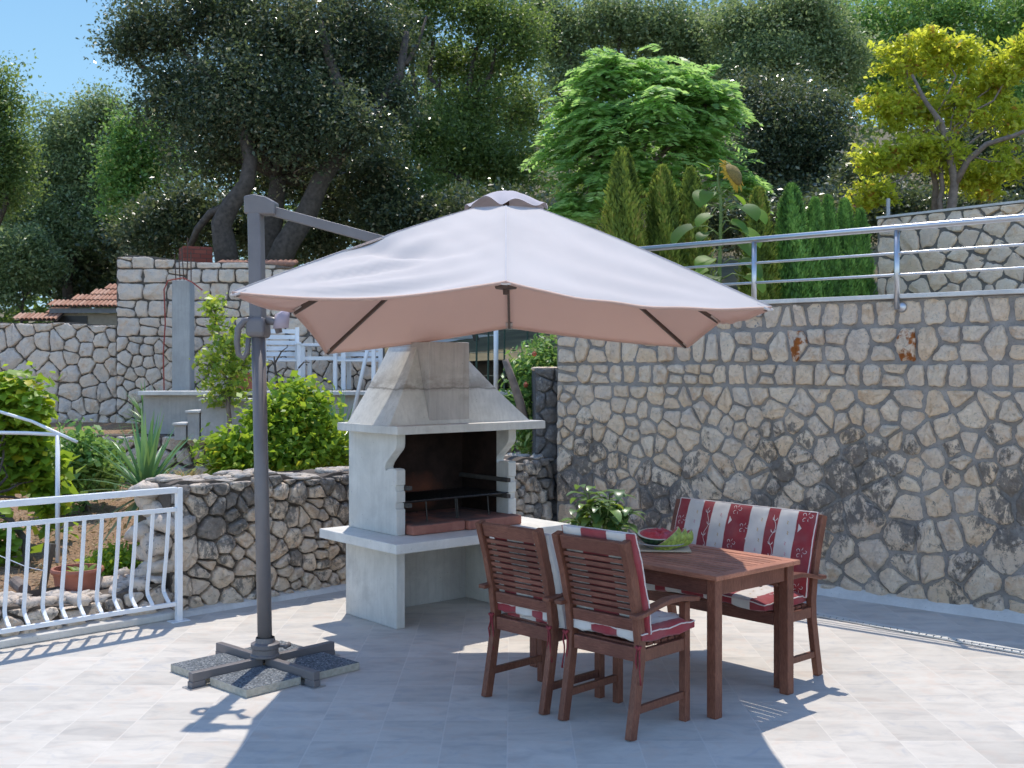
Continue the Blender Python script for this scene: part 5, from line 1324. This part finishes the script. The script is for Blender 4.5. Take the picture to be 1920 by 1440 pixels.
    make_tree('flowering shrub with red fruit between the barbecue hood and the stone pier',
        [(1000,700,11.6,40,50),(985,760,11.5,35,50),(1025,670,11.8,28,40),(1000,820,11.5,38,40)],6500,0.06,mid,52,base=(0.25,11.6,0.5),rad=0.03,cat='bush',name='bush',per=18,sd=0.08,twigs=70,aspect=0.4)
    q=MB(); rr=random.Random(2)
    for k,(u,v) in enumerate(((986,722),(1002,664))):
        o=MB(); o.lathe([(0,-.024),(0.016,-.021),(0.027,0),(0.018,.022),(0.006,.024),(0.008,.034),(0,.032)],n=14)
        tag(o.build('red_fruit',m_plain('fruit_skin',(0.34,0.09,0.04),0.5,0,0.3),None,smooth=True,loc=P(u,v,11.25)),['lower of the two red fruits on the shrub by the stone pier','orange-red fruit near the top of the shrub by the stone pier','lowest red fruit in the shrub beside the hood slope','topmost red fruit in the shrub by the stone pier'][k],'fruit','red fruit on the shrub')
    q=MB(); q.tube([P(985,800,11.1),P(975,755,11.1),P(960,710,11.1),P(947,674,11.1)],[0.05,0.045,0.038,0.033],8); 
    tag(q.build('tree_stump',M['bark_pale'],None,smooth=True),'leaning bare sawn stem beside the sloping side of the hood','stump')
    # yuccas
    make_yucca('large yucca with a drooping skirt of leaves at the broken end of the rubble wall',P(273,925,9.35)-Vector((0,0,0.28)),95,0.64,0.050,yuc,3,0.34,up=0.30)
    make_yucca('dark yucca in the shade against the tall field-stone wall',Vector((-4.72,14.5,0.97)),60,0.50,0.05,yuc,4,0.15)
    make_yucca('bright spiky yucca beside the sloping hood of the barbecue',Vector((-1.95,12.6,0.62)),55,0.72,0.05,yuc,5,0.30)
    # dry grass tuft
    q=MB(); rr=random.Random(6)
    for k in range(90):
        a=rr.uniform(0,6.28); q.val=rr.random(); q.leaf((rr.gauss(0,.04),rr.gauss(0,.03),0),(math.cos(a)*.7,math.sin(a)*.7,1),(0,0,1),rr.uniform(.1,.2),.008,1.2,4)
    tag(q.build('dry_grass_tuft',m_leaf('dry_grass',[(0,(0.36,0.22,0.07)),(1,(0.55,0.38,0.15))],0.3,0.8),None,attr=True,loc=P(345,908,9.0)),'orange dry grass tuft behind the top of the rubble wall','grass')
    # vine on its white arch
    VY=9.6
    T=thing('vine_arch','white bent tube arch carrying the grape vine at the left edge','arch',G(108,1065,0.12))
    b=T.location.copy(); wm=M['white_metal']
    q=MB(); q.tube([Vector((0,0,-0.05)),P(108,815,VY)-b],0.019,10); q.build('post',wm,T,smooth=True)
    q=MB(); pts=[P(u,v,VY)-b for u,v in ((-260,800),(-180,772),(-90,762),(0,772),(60,790),(108,812),(145,829))]; q.tube(pts,0.014,10); q.build('arch_tube',wm,T,smooth=True)
    q=MB(); q.tube([P(-200,808,VY)-b,P(50,812,VY)-b,P(108,815,VY)-b],0.017,10); q.build('cross_tube',wm,T,smooth=True)
    q=MB(); q.tube([P(-260,1100,VY)-b,P(-260,800,VY)-b],0.019,10); q.build('post',wm,T,smooth=True)
    def vx(mb,rr): mb.tube([G(52,1090,0.12)+Vector((0,-.1,-.1)),P(52,1060,9.2),P(45,1010,9.3),P(20,975,9.4),P(-20,955,9.5),P(-40,850,9.7)],[0.035,0.03,0.03,0.025,0.022,0.015],8)
    make_tree('sunlit yellow-green grape vine climbing the white arch at the left edge',
        [(20,740,9.9,55,45),(-30,790,9.9,60,60),(50,840,10,50,60),(85,900,10,35,55),(10,880,10,60,50),(0,1020,9.3,40,60),(95,960,10.1,25,55),(25,800,9.9,50,50)],500,0.10,vine,60,base=G(-40,1100,0.12),fork=P(-20,930,9.6),rad=0.03,cat='vine',name='grape_vine',per=9,sd=0.12,aspect=0.85,twigs=60,extra=vx)
    vt_=[o for o in bpy.data.objects if o.name.startswith('grape_vine')][0]
    vr=np.random.default_rng(77); rr=random.Random(77); q=MB()
    VC=blob_clumps(vr,[(20,740,9.9,58,48),(-30,790,9.9,60,60),(50,840,10,52,60),(85,900,10,38,55),(10,880,10,60,50),(0,1020,9.3,40,60),(95,960,10.1,25,55),(25,800,9.9,50,50),(-80,850,9.9,70,90),(60,760,9.8,40,40)],1700)
    b_=vt_.location
    for c_ in VC:
        a=rr.uniform(0,6.28); p=Vector(c_)-b_
        hgt=(Vector(c_).z-0.9)/0.8
        q.val=min(1,max(0,rr.gauss(.42,.2)+0.25*max(0,hgt))); l=rr.uniform(.09,.16)  # higher leaves tinted yellower, sunshine put into their colour
        q.leaf(p,(math.cos(a),math.sin(a),rr.uniform(-.3,.3)),(rr.gauss(0,.3),-0.3+rr.gauss(0,.3),1),l,l*1.05,1.3,5,0.15,lobed)
    q.build('vine_leaves',vine,vt_,attr=True,smooth=True)
    make_tree('shaded green bush behind the white arch post',
        [(150,860,11.5,45,50),(190,880,12,40,45),(120,920,11.5,30,40)],6000,0.07,mid,61,base=G(160,960,0.3),rad=0.03,cat='bush',name='bush',per=22,sd=0.10,twigs=50)
    make_tree('small clipped green shrub beside the clay pot in the garden',
        [(215,1055,9.1,40,35),(245,1070,8.9,30,35),(190,1075,9.2,25,25)],4500,0.045,vine,62,base=G(220,1110,0.13),rad=0.02,cat='bush',name='bush',per=18,sd=0.06,twigs=60)
    b=G(145,1122,0.14); b.y-=0.0
    T=thing('clay_pot','wide terracotta pot with a young seedling standing on the garden soil behind the railing','pot',b)
    q=MB(); q.lathe([(0,0),(0.135,0.0),(0.165,0.19),(0.178,0.19),(0.185,0.205),(0.178,0.222),(0.160,0.222),(0.152,0.16),(0,0.155)],n=32); q.build('pot_body',M['terracotta'],T,smooth=False)
    q=MB(); rr=random.Random(8)
    for k in range(12):
        a=k*2.4; q.val=rr.random(); q.leaf((0.05+.03*math.cos(a),-.02+.03*math.sin(a),.15),(math.cos(a),math.sin(a),1.0),(0,0,1),rr.uniform(.09,.15),.06,1.2,4,.2,wide_leaf)
    q.build('seedling',vine,T,attr=True)
    q=MB(); q.sweep([G(78,1112,0.13),G(78,1112,0.13)+Vector((0.06,0.05,0.36))],0.055,0.04); tag(q.build('wooden_stake',M['dark_wood'],None,bevel=0.004),'short grey wooden stake leaning in the garden soil near the vine','stake')
    q=MB(); q.tube([G(30,1092,0.2),G(46,1106,0.19)],[0.05,0.045],12); tag(q.build('cut_log',M['bark_pale'],None,smooth=False),'short cut log lying on the soil at the foot of the vine','log')
    q=MB(); q.tube([P(-60,1010,9.0),P(0,1042,8.9),P(50,1063,8.8),P(95,1073,8.8)],0.004,5); tag(q.build('string',M['white_metal']),'thin pale string stretched from the vine to the wooden stake','string')

# ------------------------------------------------------------------ things farther back
def white_chair(label, u, Y, rz, w=0.50):
    b=P(u,735,Y); b.z=1.51
    t=thing('white_garden_chair',label,'chair',b,rz,'white chairs on the raised patio'); wm=M['white_wood']
    for sx in (-1,1):
        q=MB(); q.box((sx*w/2,0.20,0.42),(0.055,0.05,0.84)); q.build('back_post',wm,t,bevel=0.004)
        q=MB(); q.box((sx*w/2,-0.22,0.30),(0.05,0.05,0.60)); q.build('front_leg',wm,t,bevel=0.004)
        q=MB(); q.box((sx*w/2,-0.01,0.615),(0.065,0.50,0.028)); q.build('armrest',wm,t,bevel=0.004)
    q=MB()
    for k in range(6): q.box((0,0.20,0.40+0.077*k),(w-0.05,0.022,0.055))
    q.build('back_slats',wm,t); q=MB()
    for k in range(5): q.box((0,-0.19+0.085*k,0.39),(w-0.05,0.07,0.022))
    q.build('seat',wm,t)
def build_far():
    M['white_wood']=m_plain('white_painted_wood',(0.70,0.72,0.74),0.5,0,0.06,9)
    white_chair('white slatted garden chair next to the parasol pole, on the raised patio',527,14.9,R(14),0.44)
    white_chair('white slatted garden chair half hidden by the hood of the barbecue',672,15.1,R(-6),0.52)
    b=P(612,735,15.2); b.z=1.51
    t=thing('white_garden_table','white painted garden table between the two white chairs on the patio','table',b)
    q=MB(); q.box((0,0,0.60),(0.66,0.6,0.035)); q.build('table_top',M['white_wood'],t,bevel=0.004)
    for sx in (-1,1):
        for sy in (-1,1):
            q=MB(); q.box((sx*0.27,sy*0.25,0.29),(0.055,0.055,0.58)); q.build('leg',M['white_wood'],t)
    q=MB(); q.box((0,-0.25,0.42),(0.54,0.03,0.05)); q.build('rail',M['white_wood'],t)
    q=MB(); q.tube([P(657,800,12.2),P(689,655,12.4),P(703,590,12.5)],0.022,8); tag(q.build('leaning_pole',M['white_metal'],None,smooth=True),'white pole leaning beside the sloping hood of the barbecue','pole')
    q=MB(); q.tube([P(930,760,12.6),P(930,560,12.6)],0.028,10); tag(q.build('white_post',M['white_metal'],None,smooth=True),'upright white post seen just right of the barbecue hood','post')
    q=MB(); rr=random.Random(3)
    pts=[P(536,765,12.2),P(522,735,12.2),P(517,700,12.2),P(514,668,12.2)]
    q.tube(pts,[0.022,0.018,0.015,0.009],6)
    for a,e in (((517,690),(503,675)),((516,680),(540,650)),((522,735),(508,750)),((530,750),(560,690)),((560,690),(580,680)),((517,700),(545,693))): q.tube([P(*a,12.2),P((a[0]+e[0])/2,(a[1]+e[1])/2-6,12.2),P(*e,12.2)],[0.010,0.008,0.004],5)
    tag(q.build('bare_sapling',M['bark'],None,smooth=True),'bare dark twisted sapling in front of the white chairs','tree')
    b=P(452,745,13.9); b.z=1.50
    q=MB(); q.lathe([(0,0),(0.10,0.0),(0.13,0.19),(0.14,0.19),(0.14,0.23),(0.12,0.23),(0.11,0.18),(0,0.18)],n=20); tag(q.build('flower_pot',M['terracotta'],None,loc=(b.x,14.12,1.51)),'terracotta flower pot on the patio ledge beside the parasol pole','pot')
    # tiled roof house at the left
    Y=30.0; A=P(20,610,Y); 
    t=thing('tiled_house','low stone outbuilding with a hipped terracotta tile roof behind the left wall','building',(A.x,Y,-0.4))
    t0=t.location.copy()
    tl=NT('roof_tile'); c=tl.coord(); n=tl.noise(c,5,4,0.6); f=tl.attr()
    tl.done(tl.mix(tl.ramp(n,[(0.35,0.0),(0.7,0.6)]),tl.ramp(f,[(0,(0.40,0.20,0.13)),(0.5,(0.50,0.27,0.18)),(1,(0.58,0.36,0.26))]),(0.34,0.19,0.14)),0.8,0.2)
    def roof(x0,x1,ze,hip,seed,yo,slope=0.42,nrow=9):
        q=MB(); rr=random.Random(seed); sp=0.118; n=int((x1-x0)/sp)
        for i in range(n):
            x=x0+sp*(i+.5); ln=min(nrow*0.42,max(0.25,(x-x0)*hip))
            rows=max(1,int(ln/0.42+0.5))
            for r in range(rows):
                q.val=rr.random(); y0=r*0.42; y1=y0+0.46
                vs=[]
                for yy,k in ((y0,1.0),(y1,0.82)):
                    for j in range(7):
                        a=math.pi*j/6; vs.append((x+0.058*k*math.cos(a),yo+yy,ze+yy*slope+0.055*k*math.sin(a)+(0.02 if yy==y0 else 0)))
                q.add(vs,[(j,j+1,j+8,j+7) for j in range(6)])
        return q
    Q=lambda u,v: P(u,v,Y)-t0
    e1=Q(86,576); e2=Q(30,602)
    q=roof(e1.x,e1.x+2.6,e1.z,1.35,1,0.0); q.build('tile_roof',tl.m,t,smooth=True,attr=True)
    q=roof(e2.x,e1.x+0.4,e2.z,0.9,2,-0.3); q.build('tile_roof',tl.m,t,smooth=True,attr=True)
    q=MB(); 
    for (x0,x1,ze,yo,ln,hip) in ((e1.x,e1.x+2.6,e1.z,0.0,4.0,1.35),(e2.x,e1.x+0.4,e2.z,-0.3,2.5,0.9)):
        xx=min(x1,x0+ln/hip); s=0.42; yl=(xx-x0)*hip
        q.add([(x0,yo+.03,ze-0.01),(x1,yo+.03,ze-0.01),(x1,yo+yl,ze+yl*s-0.02),(xx,yo+yl,ze+yl*s-0.02)],[(0,1,2,3)])
    q.build('roof_deck',m_plain('roof_boards',(0.10,0.07,0.055),0.9),t)
    q=MB(); q.box((e1.x+1.35,0.12,e1.z-0.085),(2.6,0.04,0.13)); q.build('fascia',m_plain('grey_fascia',(0.17,0.175,0.19),0.6),t)
    q=MB(); q.box((e1.x+1.4,1.9,(e1.z-0.15)/2),(2.5,3.2,e1.z-0.15)); q.build('wall',m_plain('dim_plaster',(0.30,0.26,0.21),0.9),t)
    q=MB(); q.box((e1.x+0.55,0.285,e1.z-0.35),(0.9,0.03,0.26)); q.build('window',M['black'],t)
    # red-brown brick chimney behind the wall
    c0=P(367,485,18.6)
    t=thing('brick_chimney','square red-brown brick chimney top showing above the tall field-stone wall','chimney',(c0.x,18.6,c0.z-1.2),R(25))
    bt=NT('red_brick'); c=bt.coord(); br=bt.n('TexBrick',{'Vector':bt.n('CombineXYZ',{0:bt.math('ADD',bt.n('SeparateXYZ',{0:c}).outputs[0],bt.n('SeparateXYZ',{0:c}).outputs[1]),1:bt.n('SeparateXYZ',{0:c}).outputs[2],2:0.0}).outputs[0],'Color1':(0.20,0.055,0.04),'Color2':(0.28,0.085,0.06),'Mortar':(0.10,0.06,0.05),'Scale':1.0,'Mortar Size':0.006,'Brick Width':0.2,'Row Height':0.07})
    bt.done(br.outputs[0],0.9,0.15)
    q=MB(); q.box((0,0,0.55),(0.42,0.42,1.1)); q.build('stack',bt.m,t)
    q=MB(); q.box((0,0,1.24),(0.47,0.47,0.28)); q.build('crown',bt.m,t,bevel=0.008)
    # low tiled coping glimpsed by the mast
    q=MB(); rr=random.Random(5)
    c0=P(478,497,17.2)
    for k in range(16):
        q.val=rr.random(); x=-0.55+0.075*k; q.tube([(x,-0.1,0.0),(x,0.25,0.07)],0.042,8)
    tag(q.build('tile_coping',tl.m,None,smooth=True,loc=c0),'row of terracotta ridge tiles on the wall top behind the parasol mast','tiles')
    q=MB()
    # white house far behind the barbecue
    Y=22.0; b=P(955,720,Y)
    t=thing('white_house','small white rendered house with dark openings seen right of the barbecue hood','building',(b.x,Y,1.35))
    wh=m_plain('white_render',(0.66,0.68,0.70),0.8,0,0.06,3); H=1.02
    q=MB()
    for x0,x1,z0,z1 in ((-1.6,1.0,0.66,1.02),(-1.6,-0.72,0,0.66),(-0.30,-0.07,0,0.66),(0.30,1.0,0,0.66)):
        q.box(((x0+x1)/2,0,(z0+z1)/2),(x1-x0,0.2,z1-z0))
    q.box((1.05,1.6,0.51),(0.1,3.2,1.02)); q.build('wall',wh,t)
    q=MB(); q.box((-0.25,1.2,0.4),(2.5,0.1,1.0)); q.build('room_back',M['black'],t)
    q=MB(); q.box((-0.1,1.0,1.06),(3.0,2.24,0.08)); q.build('roof_slab',M['conc_cap'],t,bevel=0.01)
    for x in (-0.51,0.115):
        q=MB(); q.box((x,0.06,0.33),(0.40 if x<0 else 0.355,0.03,0.655)); q.build('door',m_plain('dark_glass',(0.03,0.032,0.035),0.15),t)
    # second wing, in shade, farther right
    t=thing('grey_outbuilding','dark grey lean-to in shade beside the white house','building',(0.95,21.0,1.35))
    q=MB(); q.box((0.5,0.6,0.5),(1.3,1.2,1.0)); q.build('wall',m_plain('dark_boarding',(0.09,0.085,0.085),0.9,0,0.25),t)
    q=MB(); q.box((0.5,0.5,1.03),(1.5,1.6,0.06)); q.build('roof',m_plain('blue_grey_roof',(0.20,0.23,0.27),0.7),t)
    # green wire fence in front of it
    t=thing('wire_fence','thin dark green wire fence with posts in front of the white house','fence',(0,14.6,1.45))
    gmn=m_plain('green_wire',(0.02,0.05,0.035),0.5)
    for u in (893,915,945,988,1032):
        x=(u-960)/FPX*14.6; q=MB(); q.tube([(x,0,0),(x+0.01,0,1.25)],0.014,6); q.build('post',gmn,t)
    q=MB()
    for z in (0.25,0.55,0.85,1.12): q.tube([(-0.55,0,z),(0.70,0,z)],0.004,4)
    q.build('wires',gmn,t)

def build_sky():
    # the northern sky: an arc of a dome far beyond the hills, open to the south and overhead
    t=NT('clear_blue_sky'); z=t.n('SeparateXYZ',{0:t.coord()}).outputs[2]
    c=t.ramp(t.math('DIVIDE',z,1500.0),[(0.0,(0.30,0.44,0.52)),(0.25,(0.185,0.335,0.475)),(0.6,(0.085,0.20,0.40)),(1.0,(0.05,0.14,0.33))])
    e=t.n('Emission',{0:c,1:1.0}); t.t.links.new(e.outputs[0],t.out.inputs[0])
    q=MB(); vs=[]; n,m=40,16; rad=1900.0
    for j in range(m+1):
        el=R(-1.5+44.5*j/m)
        for i in range(n+1):
            a=R(-85+170*i/n); vs.append((rad*math.sin(a)*math.cos(el),rad*math.cos(a)*math.cos(el),rad*math.sin(el)))
    q.add(vs,[(j*(n+1)+i,j*(n+1)+i+1,(j+1)*(n+1)+i+1,(j+1)*(n+1)+i) for j in range(m) for i in range(n)])
    tag(q.build('sky',t.m,smooth=True),kind='structure')

# ------------------------------------------------------------------ camera, light, sky
def build_view():
    cam=bpy.data.cameras.new('camera'); o=bpy.data.objects.new('camera',cam); COL.objects.link(o)
    cam.sensor_width=36; cam.lens=FPX/1920*36; cam.shift_y=-30/1920
    cam.clip_start=0.05; cam.clip_end=3000
    o.location=(0,0,HC); o.rotation_euler=(R(90),0,0)
    cam.dof.use_dof=True; cam.dof.focus_distance=6.6; cam.dof.aperture_fstop=7.1
    S.camera=o
    sl=bpy.data.lights.new('sun','SUN'); sl.energy=SUN_E; sl.angle=R(0.55); sl.color=(1.0,0.93,0.83)
    so=bpy.data.objects.new('sun',sl); COL.objects.link(so); so.rotation_euler=(R(-(90-SUN_EL)),0,0); so.location=(0,20,40)
    w=bpy.data.worlds.new('World'); S.world=w; w.use_nodes=True
    nt=w.node_tree; nt.nodes.clear()
    sky=nt.nodes.new('ShaderNodeTexSky'); sky.sky_type='NISHITA'; sky.sun_disc=False; sky.sun_elevation=R(SUN_EL); sky.sun_rotation=R(0)
    sky.altitude=600; sky.air_density=1.0; sky.dust_density=0.0; sky.ozone_density=2.5
    bg=nt.nodes.new('ShaderNodeBackground'); bg.inputs[1].default_value=SKY_S
    out=nt.nodes.new('ShaderNodeOutputWorld'); nt.links.new(sky.outputs[0],bg.inputs[0]); nt.links.new(bg.outputs[0],out.inputs[0])
    S.view_settings.view_transform='Standard'; S.view_settings.look='None'; S.view_settings.exposure=EXPO; S.view_settings.gamma=1; S.view_settings.use_curve_mapping=False
    S.render.engine='CYCLES'; S.cycles.max_bounces=7; S.cycles.diffuse_bounces=4; S.cycles.glossy_bounces=3; S.cycles.transmission_bounces=3
    S.cycles.use_denoising=True; S.cycles.sample_clamp_indirect=6

SUN_E,SKY_S,EXPO=2.0,0.15,1.10
random.seed(1)
init_mats()
zh=build_setting()
build_furniture()
build_parasol()
build_bbq()
build_railings()
build_far()
build_plants(zh)
build_sky()
build_view()
